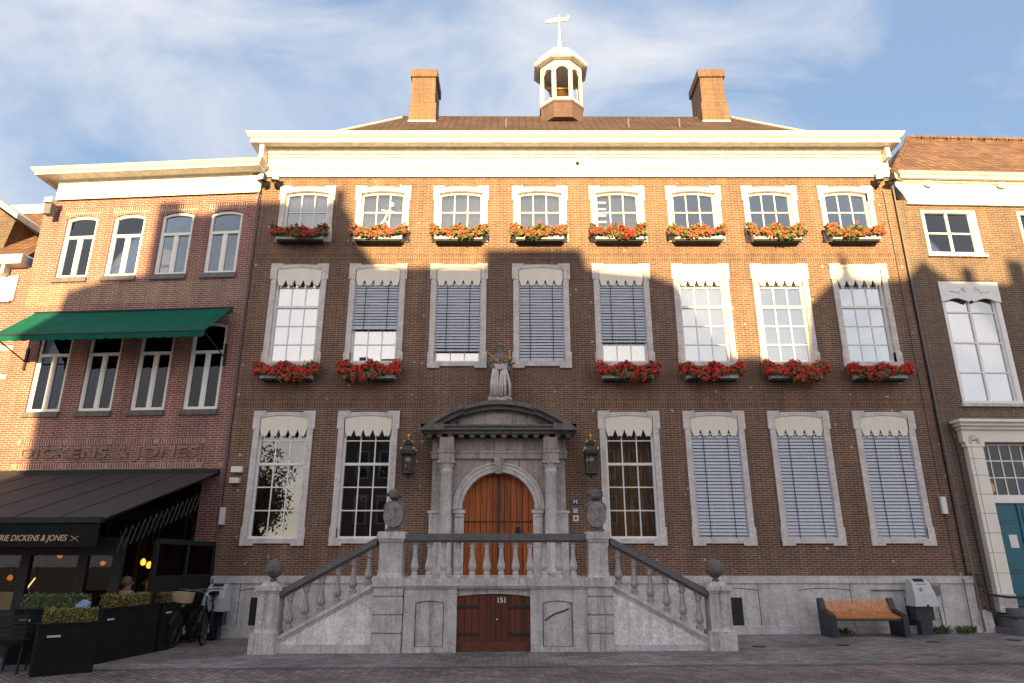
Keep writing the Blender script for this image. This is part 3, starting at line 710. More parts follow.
def flight(xa, xb, s, mesh):
    """xa = landing side, xb = foot; s=+1 climbs towards +x"""
    w = abs(xa-xb); z_top = 1.20; z_bot = .24
    st = lambda x: z_top+(z_bot-z_top)*(x-xa)/(xb-xa)
    m = MB(); a, b = sorted((xa, xb))
    m.band(a, b, 1, lambda x: st(x)-.1, lambda x: -.1, FY+.03, FY+.33); m.build('stair_cheek', 'cheek', ST)
    m = MB(); m.band(a, b, 1, lambda x: st(x)+.02, lambda x: st(x)-.05, FY-.03, FY+.38); m.band(a, b, 1, lambda x: st(x)-.05, lambda x: st(x)-.10, FY, FY+.36)
    m.box(a, b, FY, FY+.35, -.1, .13)
    m.build('stair_coping', 'pale', ST)
    m = MB(); nst = 7
    for k in range(nst):
        q0 = xb+(xa-xb)*k/nst; q, r_ = sorted((q0, xa)); m.box(q, r_, FY+.36, -.14, -.1+.001*k, 1.29*(k+1)/(nst+1))
    m.build('stair_steps', 'stair', ST)
    m = MB(); m.band(a, b, 1, lambda x: st(x)+.86, lambda x: st(x)+.74, FY-.02, FY+.28); m.band(a, b, 1, lambda x: st(x)+.745, lambda x: st(x)+.70, FY+.03, FY+.23); m.build('sloping_handrail', 'rail', ST)
    for k in range(6):
        x = xa+(xb-xa)*(k+.5)/6.05; ob('baluster', mesh, 'flight', ST, (x, FY+.12, st(x)+.0))
flight(-2.64, -4.42, 1, bl); flight(1.92, 3.74, -1, br_)
MB().box(-2.1, 1.46, FY-.03, FY+.27, 2.0, 2.13).box(-2.08, 1.44, FY+.01, FY+.23, 1.97, 2.0).build('landing_handrail', 'rail', ST)
for x0, x1 in ((-4.86, -4.42), (3.74, 4.18)):
    g = gz(x0)
    m = MB(); m.box(x0-.05, x1+.02, FY-.10, FY+.42, g-.1, .35+g*.3); m.box(x0, x1, FY-.05, FY+.38, .35+g*.3, .40, .02)
    m.box(x0+.02, x1-.02, FY-.03, FY+.36, .40, 1.04); m.box(x0+.08, x1-.08, FY-.036, FY-.02, .46, .96)
    m.box(x0, x1, FY-.05, FY+.38, 1.04, 1.08); m.box(x0-.03, x1+.03, FY-.08, FY+.41, 1.08, 1.16); m.box(x0+.04, x1-.04, FY-.01, FY+.34, 1.16, 1.24, .05)
    m.build('end_post', 'stair', ST)
    cx_ = (x0+x1)/2; cy_ = FY+.165
    MB().lathe([(.06, 1.22), (.07, 1.26), (.045, 1.30), (.09, 1.34), (.16, 1.41), (.175, 1.48), (.165, 1.55), (.12, 1.61), (.05, 1.65), (.0, 1.66)], cx_, cy_, 16).build('stone_ball', 'portdark', ST, True)
    b = MB()
    for k in range(8):
        a = 2*PI*k/8; b.tube([(cx_+.06*math.cos(a), cy_+.06*math.sin(a), 1.34), (cx_+.172*math.cos(a), cy_+.172*math.sin(a), 1.44), (cx_+.165*math.cos(a), cy_+.165*math.sin(a), 1.50)], [.03, .035, .012], 6)
    b.build('ball_leaves', 'portdark', ST, True)

# shield-bearing stone lions on the piers
def shield_lion(x, body, side):
    t = thing('stone_shield', 'weathered stone coat-of-arms shield with a lion crest on the %s pier of the stairs' % side, 'sculpture', (x, FY+.19, 2.17))
    m = MB(); prof = [(.16, 0), (.17, .04), (.12, .08), (.13, .14), (.19, .24), (.21, .36), (.22, .46), (.20, .54), (.12, .60), (.05, .61)]
    m.lathe(prof, 0, 0, 18, 0, 1, .62); m.build('shield_base', 'portdark', t, True)
    sp = [(.19*math.sin(a)*(1+.12*math.cos(a)), .33-.25*math.cos(a)) for a in [2*PI*q/20 for q in range(20)]]
    sh_ = MB().prism(sp, -.17, -.08); sh_.build('shield', 'shieldstone', t)
    b = MB()
    b.blob((0, -.165, .34), .075, 3, .35, sc3=(.8, .35, 1.3)).blob((.03, -.175, .45), .035, 6, .3, sc3=(1.2, .5, 1))
    for q in (-1, 1): b.tube([(0, -.17, .36), (q*.07, -.175, .40), (q*.10, -.17, .46)], .014, 5).tube([(0, -.17, .28), (q*.06, -.175, .22), (q*.09, -.17, .16)], .014, 5)
    b.tube([(.0, -.17, .12), (.13, -.17, .26), (.15, -.17, .42), (.1, -.17, .5)], .014, 6).tube([(.0, -.17, .12), (-.13, -.17, .26), (-.15, -.17, .42), (-.1, -.17, .5)], .014, 6)
    b.build('shield_emblem', 'shieldstone', t)
    l = MB(); l.blob((0, -.02, .72), .12, 5, .25, sc3=(1.1, 1, .95)).blob((-.03, -.11, .69), .055, 8, .15).blob((.07, .0, .76), .06, 9, .3).blob((-.1, 0, .75), .05, 3, .3)
    rnd = random.Random(4 if side == 'left' else 9)
    for k in range(16):
        a = rnd.uniform(0, 2*PI); e_ = rnd.uniform(.0, 1.2); d_ = Vector((math.cos(a)*math.cos(e_), math.sin(a)*math.cos(e_)*.7, math.sin(e_)))
        p0 = Vector((0, 0, .70))+d_*.06; p1 = p0+d_*.10; p2 = p1+d_*.03+Vector((0, 0, -.03)); l.tube([p0, p1, p2], [.03, .024, .01], 5)
    if body:
        l.tube([(.05, .0, .66), (.16, .02, .72), (.30, .03, .73), (.40, .03, .69)], [.07, .075, .085, .05], 8).tube([(.36, .03, .7), (.40, .0, .58), (.34, -.02, .54)], [.045, .03, .025], 6).tube([(.14, .0, .68), (.17, -.05, .56)], [.04, .03], 6)
    l.build('lion', 'portdark', t, True)
shield_lion(-2.36, False, 'left'); shield_lion(1.68, False, 'right')

# statue of justice
S = thing('statue', 'stone statue of a robed woman holding a golden sword and scales above the portal', 'statue', (-.30, -.36, 5.34))
S.scale = (1.1, 1.05, 1.07)
MB().blob((0, .1, .03), .26, 8, .2, sc3=(1.1, .8, .35)).blob((-.02, .05, .12), .22, 2, .25, sc3=(1.15, .8, .5)).build('rock_base', 'pale', S)
def jv():
    V = [(0, 0, .80), (0, .0, .95), (0, 0, 1.10), (0, 0, 1.20), (0, -.01, 1.30), (0, -.02, 1.38),   # pelvis..head top
         (-.13, 0, 1.12), (-.22, -.04, .98), (-.10, -.14, .95),                                     # her right arm, bent
         (.13, 0, 1.12), (.23, -.04, .98), (.20, -.15, 1.02),
         (-.09, 0, .62), (-.10, -.05, .40), (-.11, -.04, .15), (.09, 0, .62), (.12, -.0, .38), (.12, .02, .15)]
    E = [(0, 1), (1, 2), (2, 3), (3, 4), (4, 5), (2, 6), (6, 7), (7, 8), (2, 9), (9, 10), (10, 11), (0, 12), (12, 13), (13, 14), (0, 15), (15, 16), (16, 17)]
    Rr = [.13, .11, .12, .05, .075, .05, .06, .05, .035, .06, .05, .035, .10, .10, .09, .10, .10, .09]
    return V, E, Rr
ob('body', skin_mesh(*jv(), sub=2), 'statue_dark', S)
rb = MB(); rnd = random.Random(5)
for k in (0, 1, 2, 3, 4, 7, 8, 9, 10, 11):
    x = -.19+.032*k; top = .86-rnd.uniform(0, .1); sw = rnd.uniform(-.05, .05)
    rb.tube([(x*.8, -.11, top), (x+sw*.5, -.13-.02*math.cos(k*2), top-.25), (x*1.1+sw, -.12, .42), (x*1.15+sw, -.11, .14)], [.018, .03, .034, .026], 6)
for k in range(4): rb.tube([(-.17, -.08, .93-.03*k), (0, -.15, .87-.03*k), (.17, -.08, .94-.03*k)], .022, 6)
rb.build('robe', 'surround', S, True)
rb = MB(); rb.blob((0, .0, 1.04), .15, 3, .12, sc3=(1.05, .75, 1.1)).blob((-.2, -.02, .98), .07, 5, .2).blob((.21, -.02, .96), .08, 6, .2); rb.blob((.19, -.02, .80), .09, 12, .25).blob((-.14, -.04, .86), .09, 15, .2); rb.build('cloak', 'statue_dark', S, True)
MB().blob((0, .02, 1.33), .09, 5, .12, sc3=(1, 1, 1.05)).lathe([(.085, 1.36), (.09, 1.40), (.05, 1.45), (0, 1.46)], 0, 0, 10).build('hair', 'statue_dark', S, True)
MB().tube([(-.04, -.19, .93), (-.17, -.2, 1.06), (-.33, -.21, 1.22)], [.016, .014, .008], 6).tube([(-.10, -.2, .95), (-.03, -.2, 1.03)], .012, 6).build('sword', 'gold', S)
MB().tube([(.22, -.17, 1.0), (.22, -.17, 1.24)], .012, 6).tube([(.13, -.17, 1.08), (.30, -.17, 1.04)], .010, 6).tube([(.13, -.17, 1.08), (.13, -.17, .96)], .006, 4).tube([(.30, -.17, 1.04), (.3, -.17, .9)], .006, 4).lathe([(.0, .88), (.05, .9), (.055, .92)], .30, -.17, 10).lathe([(0, .94), (.05, .96), (.055, .98)], .13, -.17, 10).build('scales', 'gold', S)

# lanterns
def lantern(x, label):
    t = thing('wall_lantern', label, 'lantern', (x, -.42, 3.58), 0, 'wall lanterns flanking the portal')
    m = MB(); q = PI/4
    m.lathe([(.16, .0), (.185, .03), (.17, .05)], 0, 0, 4, q); m.lathe([(.21, .47), (.235, .49), (.235, .55), (.20, .57), (.17, .66), (.12, .70), (.14, .72), (.14, .77), (.09, .80), (.03, .83)], 0, 0, 4, q)
    for k in range(4):
        a = q+k*PI/2; m.tube([(.175*math.cos(a), .175*math.sin(a), .04), (.20*math.cos(a), .20*math.sin(a), .48)], .011, 5)
    for k in range(7): m.tube([(-.09+.03*k, -.08, .0), (-.09+.03*k, -.08, -.05)], .008, 4)
    m.build('housing', 'lampgreen', t)
    MB().lathe([(.16, .05), (.19, .47)], 0, 0, 4, q).build('lantern_glass', 'lglass', t)
    MB().blob((0, 0, .36), .065, 1, 0, 12, 8).build('bulb', 'bulb', t, True)
    g = MB(); g.blob((0, 0, .93), .042, 1, 0, 8, 6, (1, 1, 1.3)).tube([(0, 0, .82), (0, 0, .90)], .012, 5)
    for k in range(4): a = q+k*PI/2; g.blob((.22*math.cos(a), .22*math.sin(a), .61), .03, 1, 0, 8, 5, (1, 1, 1.3)); g.blob((.13*math.cos(a), .13*math.sin(a), .79), .022, 1, 0, 8, 5, (1, 1, 1.3))
    build_each(g, 'gilt_finial', 'gold', t)
    build_each(MB().tube([(0, .42, .15), (0, .30, -.02), (0, .12, -.06), (0, 0, -.02)], .018, 6).tube([(0, .42, .62), (0, .2, .60)], .015, 5), 'bracket', 'iron', t)
    return t
lantern(-2.50, 'dark green wall lantern with gilt finials left of the portal'); lantern(1.90, 'dark green wall lantern with gilt finials right of the portal')

# floodlights under the cornice
def floodlight(x, z, rz, tilt, label, side):
    t = thing('floodlight', label, 'floodlight', (x, -.28, z), rz, 'floodlights at the ends of the cornice')
    m = MB().box(-.11, .11, -.07, .07, -.09, .12, .015).box(-.03, .03, 0, .3, -.16, -.12).tube([(0, 0, -.1), (0, 0, -.16)], .02, 5); m.build('housing', 'iron', t)
    box('lens', 'floodw', t, -.085, .085, -.078, -.07, -.06, .10)
    return t
floodlight(-6.92, 11.72, R(-20), 0, 'black floodlight at the left cornice end, outer one of the pair', 0)
floodlight(-6.55, 11.72, R(15), 0, 'black floodlight at the left cornice end, one nearer the window', 0)
floodlight(10.17, 11.74, R(-10), 0, 'black floodlight at the right cornice end, one nearer the window', 1)
floodlight(10.58, 11.74, R(40), 0, 'black floodlight at the right cornice end, outer one of the pair', 1)

# flower boxes
def clump(rnd, nfl, nlf, w, h, hang, sz=1):
    fl = MB(); lf = MB()
    def bit(m, p, r, n=5):
        d = Vector((rnd.uniform(-1, 1), rnd.uniform(-1.6, .2), rnd.uniform(-.6, 1))).normalized(); a = d.orthogonal().normalized(); b = d.cross(a)
        c = Vector(p); vs = [c+d*r*.35]+[c+(a*math.cos(2*PI*k/n)+b*math.sin(2*PI*k/n))*r*rnd.uniform(.75, 1.1) for k in range(n)]
        m.add(vs, [(0, 1+k, 1+(k+1) % n) for k in range(n)])
    def pos():
        x = rnd.uniform(-w, w); e_ = 1-(abs(x)/w)**4
        z = rnd.uniform(-hang*(.5+.5*math.sin(x*5+rnd.random()*1.5))*e_, h*(.6+.4*math.sin(x*9+2)*.6+.2))
        y = -.10-.24*rnd.random()-(.06 if z < .05 else 0); return (x, y, z)
    for _ in range(nlf): bit(lf, pos(), rnd.uniform(.035, .062)*sz, 5)
    heads = [pos() for _ in range(nfl)]
    for h_ in heads:
        h_ = (h_[0], h_[1]-.03, h_[2]+.01)
        for _ in range(rnd.randint(4, 8)): bit(fl, (h_[0]+rnd.uniform(-.035, .035), h_[1]+rnd.uniform(-.03, .02), h_[2]+rnd.uniform(-.03, .03)), rnd.uniform(.016, .028)*sz, 5)
    return fl.mesh('blossoms'), lf.mesh('foliage')
topv = [clump(random.Random(20+k), 250, 760, .76, .31, .14) for k in range(4)]
midv = [clump(random.Random(40+k), 430, 560, .82, .28, .22) for k in range(3)]
boxm = MB().prism([(-.64, .0), (.64, .0), (.66, .17), (-.66, .17)], -.26, -.06).mesh('planter')
boxd = MB().box(-.60, .60, -.24, -.0, -.05, -.003).mesh('bracket')  # near-black slab along the planter's underside
words = ['first', 'second', 'third', 'fourth', 'fifth', 'sixth', 'seventh', 'eighth']
looks = ['red geraniums in shade, far left of the top row', 'flowers under the pane with the white painted figure', 'flowers third from the left in the top row', 'flowers fourth from the left, left of the papers pane',
         'flowers under the pane with stacked white papers', 'flowers third from the right in the top row', 'flowers second from the right in the top row', 'flowers farthest right in the top row']
for i, x in enumerate(CX):
    t = thing('flower_box', 'white window box with '+looks[i], 'flower box', (x-.02, -.04, 9.86), 0, 'flower boxes along the top floor')
    ob('planter', boxm, 'white', t); ob('bracket', boxd, 'dark', t)
    fm, lm = topv[(i*3) % 4]; s = -1 if i % 2 else 1
    a = ob('foliage', lm, 'leaf', t, (random.uniform(-.04, .04), 0, .12)); a.scale = (s, 1, random.uniform(.9, 1.15)); b = ob('blossoms', fm, 'red' if i == 0 else 'pink', t, a.location); b.scale = a.scale  # shaded first box keeps the plain red, sunlit boxes get the lightened petals
    if i == 0: fm
ml = {0: 'leftmost of its row', 1: 'below the half lowered blind left of the statue', 4: 'first one right of the statue', 5: 'second one right of the statue', 6: 'third one right of the statue', 7: 'rightmost, nearest the downpipe'}
for i, l in ml.items():
    t = thing('flower_box', 'red geranium box on the middle floor, '+l, 'flower box', (CX[i]-.0, -.04, 6.0), 0, 'flower boxes along the middle floor')
    ob('planter', boxm, 'surround', t); ob('bracket', boxd, 'dark', t)
    fm, lm = midv[(i*2) % 3]; s = -1 if i % 2 else 1
    a = ob('foliage', lm, 'leaf', t, (0, 0, .12)); a.scale = (s, 1, random.uniform(.9, 1.15)); b = ob('blossoms', fm, 'red', t, a.location); b.scale = a.scale

# pipes and cables on the town hall
tag(MB().tube([(10.64, -.07, 11.8), (10.66, -.07, 5.2), (10.68, -.2, 1.3), (10.70, -.2, .1)], .022, 8).tube([(10.38, -.03, 11.5), (10.42, -.03, 2.7), (10.44, -.03, 1.35), (10.46, -.15, 1.2), (10.46, -.15, .1)], .014, 6).build('drain_pipe', 'zinc', TH))
MB().tube([(-7.06, -.06, 11.5), (-7.06, -.06, 3.6), (-7.0, -.05, 2.1), (-6.95, -.05, 1.3), (-6.93, -.16, 1.2), (-6.93, -.16, .9)], .018, 6).build('cable_pipe', 'zinc', TH)
box('cable_cover', 'signw', TH, 10.33, 10.45, -.09, -.01, 2.7, 3.1)
box('cable_cover', 'signw', TH, -7.0, -6.88, -.09, -.01, 2.45, 2.85)
box('junction_box', 'cream', TH, -6.85, -6.62, -.14, -.01, 3.42, 3.55); box('junction_box', 'signw', TH, -6.84, -6.58, -.14, -.01, 3.68, 3.82)
MB().tube([(8.3, -.13, .98), (9.6, -.13, .98)], .015, 6).tube([(9.75, -.15, .95), (9.79, -.15, .22)], .018, 6).box(9.66, 9.83, -.2, -.1, .86, 1.08).build('earth_cable', 'zinc', TH)
MB().blob((1.85, -.1, 12.33), .05, 1, 0).build('cornice_camera', 'iron', TH)

# ------------------------------------------------------------------ left cafe building
TL = R(4.3); LB = thing('cafe_building', 'red brick cafe building with white cornice, arched white windows and raised brick lettering', 'building', (-7.03, 0, 0), -TL)
UX = [-5.10, -3.70, -2.29, -.89]; hs = []
for x in UX: hs += [(x-.46, x+.46, 9.02, 10.92), (x-.46, x+.46, 5.27, 7.62)]
hs.append((-5.9, -.55, 0, 3.45))
wall_mb(-6.30, 0, -.1, 11.5, hs, 0, .3).build('brick_wall', 'lbrick', LB)
MB().box(-6.3, -6.1, .31, 6, 0, 11.5).box(-.25, -.05, .31, 6, 0, 11.5).box(-6.1, -.25, 5.8, 6, 0, 11.5).build('side_wall', 'lbrick', LB)
rm = MB(); rm.box(-6.09, -.26, 1.6, 1.7, 3.6, 11.4)
for z in (3.5, 7.9, 11.3): rm.box(-6.09, -.26, .31, 5, z, z+.1)
rm.box(-6.09, -.26, 4.2, 4.3, 0, 3.5); rm.build('inner_rooms', 'room', LB)
def cafe_window(x, z0, z1, dark=False):
    m = MB(); w = .46; rise = .09; zs = z1-rise
    A = lambda x: zs+rise*(1-(x/w)**2)
    # brick relieving arch fills the corners
    m2 = MB().band(-w, w, 12, lambda x: z1+.002, lambda x: A(x), .002, .1)
    fo = MB()
    fo.box(-w, -w+.075, .05, .14, z0, zs+.02); fo.box(w-.075, w, .05, .14, z0, zs+.02); fo.box(-w+.075, w-.075, .05, .14, z0, z0+.09); fo.band(-w, w, 12, A, lambda x: A(x)-.08, .052, .14)
    tz = z0+(z1-z0)*.66; fo.box(-w+.07, w-.07, .045, .13, tz-.05, tz+.03); fo.box(-.04, .04, .055, .13, z0+.08, tz-.04)
    for s in (-1, 1):
        a, b = sorted((s*.04, s*(w-.07))); fo.box(a, a+.03, .07, .12, z0+.09, tz-.05); fo.box(b-.03, b, .07, .12, z0+.09, tz-.05)
    o = fo.build('window', 'frame', LB, loc=(x, 0, 0))
    MB().band(-w, w, 12, lambda x: z1+.001, A, .004, .12).build('arch_filling', 'lbrick', o)
    MB().box(-w+.05, w-.05, .095, .099, z0+.05, zs+.05).build('pane', 'cafeglass' if dark else 'glass', o)
    MB().box(-w-.05, w+.03, -.06, .06, z0-.14, z0-.002).build('sill', 'portdark' if dark else 'rail', o)
    MB().band(-w-.08, w+.08, 16, lambda x: z1+.22, lambda x: z1+.003 if abs(x) > w else z1+.003, -.004, .02).build('brick_lintel', 'lbrick_s', o)
    return o
for i, x in enumerate(UX):
    cafe_window(x, 9.02, 10.92); o = cafe_window(x, 5.27, 7.62, True)
    MB().blob((-.1, .16, 5.46), .05, i, .3, sc3=(1, .6, 1.9)).blob((.28, .16, 5.43), .035, i, .3, sc3=(1, .6, 2)).build('sill_figurine', 'pale', o)
MB().box(-.40+-.13, -.13-.13, .2, .22, 5.3, 7.6).build('curtain', 'curtain', LB)
MB().box(-6.25, -.05, -.003, .02, 8.22, 8.80).build('pale_brick_band', 'tanbrick', LB)
# frieze & cornice
c = MB(); c.box(-6.02, .0, -.05, .25, 11.42, 12.02); c.box(-6.02, .0, -.07, .2, 11.42, 11.48); c.build('frieze', 'white', LB)
c = MB(); cornice(c, [(.3, 11.98), (-.08, 11.98), (-.12, 12.04), (-.3, 12.05), (-.3, 12.03), (-.46, 12.03), (-.46, 12.10), (-.50, 12.13), (-.56, 12.22), (.3, 12.24)], -6.0, -.38)
c.build('cornice', 'cream', LB)
# raised sign panel
m = MB()
for z in (3.80, 4.42): m.box(-5.55, -.65, -.012, .02, z, z+.13)
build_each(m, 'panel_border', 'lbrick_s', LB)
m = MB()
for k in range(5):
    for z in (3.80, 4.42):
        x = -5.5+k*1.21; m.box(x-.06, x+.06, -.02, .02, z, z+.125)
for x in (-.70, -.12): m.box(x-.06, x+.06, -.022, .02, 3.80, 3.93)
build_each(m, 'border_block', 'tan', LB); box('panel_edge', 'lbrick', LB, -.70, -.66, -.014, .02, 3.93, 4.42)
ob('sign_lettering', text_mesh('DICKENS & JONES', .46, .02, spacing=1.12, bold=.014, width=(4.66, .34)), 'signtext', LB, (-3.1, -.012, 4.0))
# security camera
t = thing('security_camera', 'small camera on a bracket at the upper left corner of the cafe building', 'camera', (-12.95, .25, 11.2)); MB().box(-.1, .12, -.25, .0, -.05, .1).tube([(0, 0, 0), (0, .2, -.1)], .03, 6).build('camera_body', 'cream', t); MB().box(-.09, .1, -.2, .0, -.38, -.07).build('lamp_box', 'rail', t)

# green awning
AW = thing('green_awning', 'dark green canvas awning with scalloped edge over the middle windows', 'awning', (-7.03, 0, 0), -TL)
m = MB(); n = 44; x0, x1 = -5.86, -.36
top = [(-.02, 8.0), (-.4, 7.67), (-.8, 7.32), (-1.2, 6.98)]
for i in range(3):
    (ya, za), (yb, zb_) = top[i], top[i+1]
    for k in range(n):
        a = x0+(x1-x0)*k/n; b = x0+(x1-x0)*(k+1)/n; sag = lambda x, y: -.02*math.sin((x-x0)/(x1-x0)*PI)*(1 if 0 < -y < 1.15 else 0)
        m.add([(a, yb, zb_+sag(a, yb)), (b, yb, zb_+sag(b, yb)), (b, ya, za+sag(b, ya)), (a, ya, za+sag(a, ya))], [(0, 1, 2, 3)])
    m.add([(x1, yb, zb_), (x1, ya, za), (x1, ya, za-.006), (x1, yb, zb_-.006)], [(0, 1, 2, 3)])
m.build('canvas', 'green', AW)
MB().band(x0, x1, 240, lambda x: 6.985, lambda x: 6.83-.03*abs(math.sin((x-x0)*PI/.25)), -1.21, -1.204).build('scalloped_valance', 'green', AW)
MB().tube([(x0, -1.2, 6.97), (x1, -1.2, 6.97)], .025).tube([(x0, -.03, 8.0), (x1, -.03, 8.0)], .04).tube([(x0+.03, -1.18, 6.96), (x0+.03, -.03, 6.62)], .018).tube([(x1-.03, -1.18, 6.96), (x1-.03, -.03, 6.62)], .018).box(x0, x0+.06, -.05, 0, 6.4, 7.0).box(x1-.06, x1, -.05, 0, 6.4, 7.0).build('awning_arm', 'iron', AW)

# black terrace awning
BA = thing('black_awning', 'large black terrace awning with gold lettering along its valance', 'awning', (-7.03, 0, 0), -TL)
m = MB(); x0, x1 = -8.5, -.13
PB = [(-.05, 3.69), (-1.4, 3.235), (-2.8, 2.77), (-4.1, 2.34)]
for i in range(3):
    (ya, za), (yb, zb_) = PB[i], PB[i+1]; n = 14
    for k in range(n):
        a = x0+(x1-x0)*k/n; b = x0+(x1-x0)*(k+1)/n
        m.add([(a, yb, zb_), (b, yb, zb_), (b, ya, za), (a, ya, za), (a, yb, zb_-.008), (b, yb, zb_-.008), (b, ya, za-.008), (a, ya, za-.008)], [(0, 1, 2, 3), (7, 6, 5, 4), (1, 5, 6, 2)])
m.build('canvas', 'black', BA)
m = MB(); n = 9
for k in range(1, n): a = x0+(x1-x0)*k/n; m.tube([(a, -.05, 3.695), (a, -4.1, 2.345)], .005, 4)
build_each(m, 'canvas_seam', 'blackm', BA)
MB().box(x0, x1, -4.13, -4.11, 1.86, 2.30).build('valance', 'blackp', BA)
MB().box(x0, x1, -4.16, -4.04, 2.28, 2.38).box(x0, x1, -.14, 0, 3.62, 3.76).build('front_bar', 'blackm', BA)
m = MB()
for x in (x1-.06, x1-3.2, x1-6.4): m.tube([(x, -4.08, 2.29), (x, -2.2, 2.93), (x, -.1, 3.62)], .022, 6)
build_each(m, 'folding_arm', 'blackm', BA)
lt = text_mesh('BRASSERIE DICKENS & JONES', .20, .002, shear=.25, spacing=1.0, bold=.002, width=(1.72, .14))
ob('valance_lettering', lt, 'goldtext', BA, (-1.56, -4.135, 1.93))
MB().tube([(-.64, -4.135, 2.05), (-.48, -4.135, 1.96)], .005, 4).tube([(-.64, -4.135, 1.96), (-.48, -4.135, 2.05)], .005, 4).build('crossed_mark', 'goldtext', BA)

# terrace enclosure: side screen with glass, front glazed frames
TE = thing('terrace_screen', 'black framed glass windbreak enclosing the cafe terrace', 'windbreak', (-7.03, 0, 0), R(-1))
m = MB(); xs = .0
for y in (-.1, -1.4, -2.7): m.box(xs-.04, xs+.04, y-.05, y+.05, -.05, 2.0)
m.box(xs-.04, xs+.04, -2.7, -.1, 1.30-.04, 1.30+.04); m.box(xs-.045, xs+.045, -2.7, -.1, 1.95, 2.05)
m.box(xs-.02, xs+.02, -2.7, -.1, .0, 1.27)
# front frames
yf = -3.3
for x in (-.38, -1.04, -2.14, -3.5, -4.9, -6.3): m.box(x-.09, x+.09, yf-.05, yf+.05, -.05, 2.05)
m.box(-7, -.3, yf-.06, yf+.06, 1.72, 2.06); m.box(-7, -.3, yf-.04, yf+.04, .0, .75)
m.build('frame', 'blackm', TE)
MB().box(xs-.004, xs+.004, -2.65, -.15, 1.34, 1.95).build('side_glass', 'tglass', TE)
MB().box(-7, -.38, yf-.003, yf+.003, .74, 1.74).build('front_glass', 'tglass', TE)
m = MB()
for k in range(9):
    a = -.3-.4*k; b0 = 3.05+.325*a; d0 = -.065
    m.tube([(xs-.1, a, b0), (xs-.1, a-.2, b0+.36+d0), (xs-.1, a-.4, b0+2*d0)], .006, 4); m.tube([(xs-.1, a, b0+.36), (xs-.1, a-.2, b0+d0), (xs-.1, a-.4, b0+.36+2*d0)], .006, 4)
m.build('lattice', 'darksteel', TE)
m = MB(); m.box(-5.9, -.6, .6, .7, 0, .9)
for x in (-5.9, -4.6, -3.3, -2.0, -.7): m.box(x, x+.1, .1, .25, 0, 3.4)
m.box(-5.9, -.6, .1, .24, 2.6, 2.8); m.build('shopfront', 'blackm', LB)

def local(s, off, z, base=(-7.03, 0), th=-TL): return (base[0]+s*math.cos(th)+off*math.sin(th)*-1, base[1]+s*math.sin(th)+off*math.cos(th), z)
def lamp(s, off, z, label, tall=.14, mat='warm'):
    t = thing('hanging_lamp', label, 'lamp', local(s, off, z), 0, 'glowing lamps inside the cafe')
    MB().lathe([(.02, 0), (.05, .03), (.055, tall*.6), (.02, tall)], 0, 0, 10).build('glowing_shade', mat, t, True)
    MB().tube([(0, 0, tall), (0, 0, 2.6-z if z < 2.3 else .3)], .006, 4).build('lamp_cord', 'blackm', t)
for (s, off, z, l) in ((-.81, -1.5, 1.53, 'glowing amber lamp, left one of the cluster above the seated guests'), (-.67, -1.5, 1.47, 'glowing amber lamp, lowest in the cluster above the seated guests'), (-.55, -1.5, 1.55, 'glowing amber lamp, right one of the cluster above the seated guests'),
                        (-.72, -.15, 1.53, 'amber lamp seen through the side glass, left one of two'), (-.52, -.15, 1.53, 'amber lamp seen through the side glass, right one of two')):
    lamp(s, off, z, l)
lamp(-2.95, -1.2, 1.68, 'dim amber lamp above the green hedge planter', .09, 'dimwarm')
lamp(-1.65, -1.6, 1.53, 'dim amber lamp between two posts of the terrace screen', .09, 'dimwarm')
lamp(-3.69, -1.6, 1.22, 'reddish lamp far inside the cafe at the left edge', .12, 'dimwarm')
t = thing('wall_light', 'slanted bright strip light inside the cafe at the left', 'lamp', local(-3.35, -1.5, 1.03)); MB().tube([(0, 0, 0), (.15, 0, .24)], .014, 6).build('light_strip', 'warmw', t)

# planters
def hedge_mesh(w, d, h, n, seed):
    rnd = random.Random(seed); m = MB()
    for _ in range(n):
        p = Vector((rnd.uniform(-w, w)/2, rnd.uniform(-d, d)/2, rnd.uniform(0, h)*(1 if rnd.random() < .9 else 1.15)))
        q = Vector((rnd.uniform(-1, 1), rnd.uniform(-1, 1), rnd.uniform(-.5, 1))).normalized(); a = q.orthogonal().normalized(); b = q.cross(a); r = rnd.uniform(.015, .032)
        m.add([p-a*r, p-b*r*.6, p+a*r, p+b*r*.6], [(0, 1, 2, 3)])
    return m.mesh('hedge')
def planter(x, y, rz, L, D_, H, mat, label, hh=.22, inset=.1):
    t = thing('hedge_planter', label, 'planter', (x, y, gz(x)), rz, 'black hedge planters round the terrace')
    m = MB(); m.box(-L/2, L/2, -D_/2, D_/2, 0, H-.02); m.box(-L/2-.012, L/2+.012, -D_/2-.012, D_/2+.012, H-.03, H); m.build('trough', 'blackp', t)
    box('name_plate', 'lead', t, -L/2+.12, -L/2+.30, -D_/2-.02, -D_/2-.012, H-.2, H-.17)
    me = hedge_mesh(L-inset, D_-.06, hh, int(9000*L*D_), 3); o = ob('hedge', me, mat, t, (0, 0, H-.02))
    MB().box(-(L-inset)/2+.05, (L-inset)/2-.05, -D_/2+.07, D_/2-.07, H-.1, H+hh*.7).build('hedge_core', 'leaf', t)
    return t
planter(-7.02, -5.22, R(38), .82, .34, .74, 'hedge_y', 'black planter with low yellowing hedge, nearest to the camera')
planter(-7.10, -3.45, R(84), 1.65, .30, .88, 'hedge_y', 'long black planter with yellow-green hedge beside the two bicycles', .22, .5)
planter(-8.02, -4.05, R(5), 1.15, .34, .88, 'hedge_g', 'black planter with green hedge behind the nearest one', .24)
t = planter(-6.95, -2.35, R(84), .42, .26, .88, 'hedge_y', 'small black planter at the end of the long one, by the bicycles', .2)
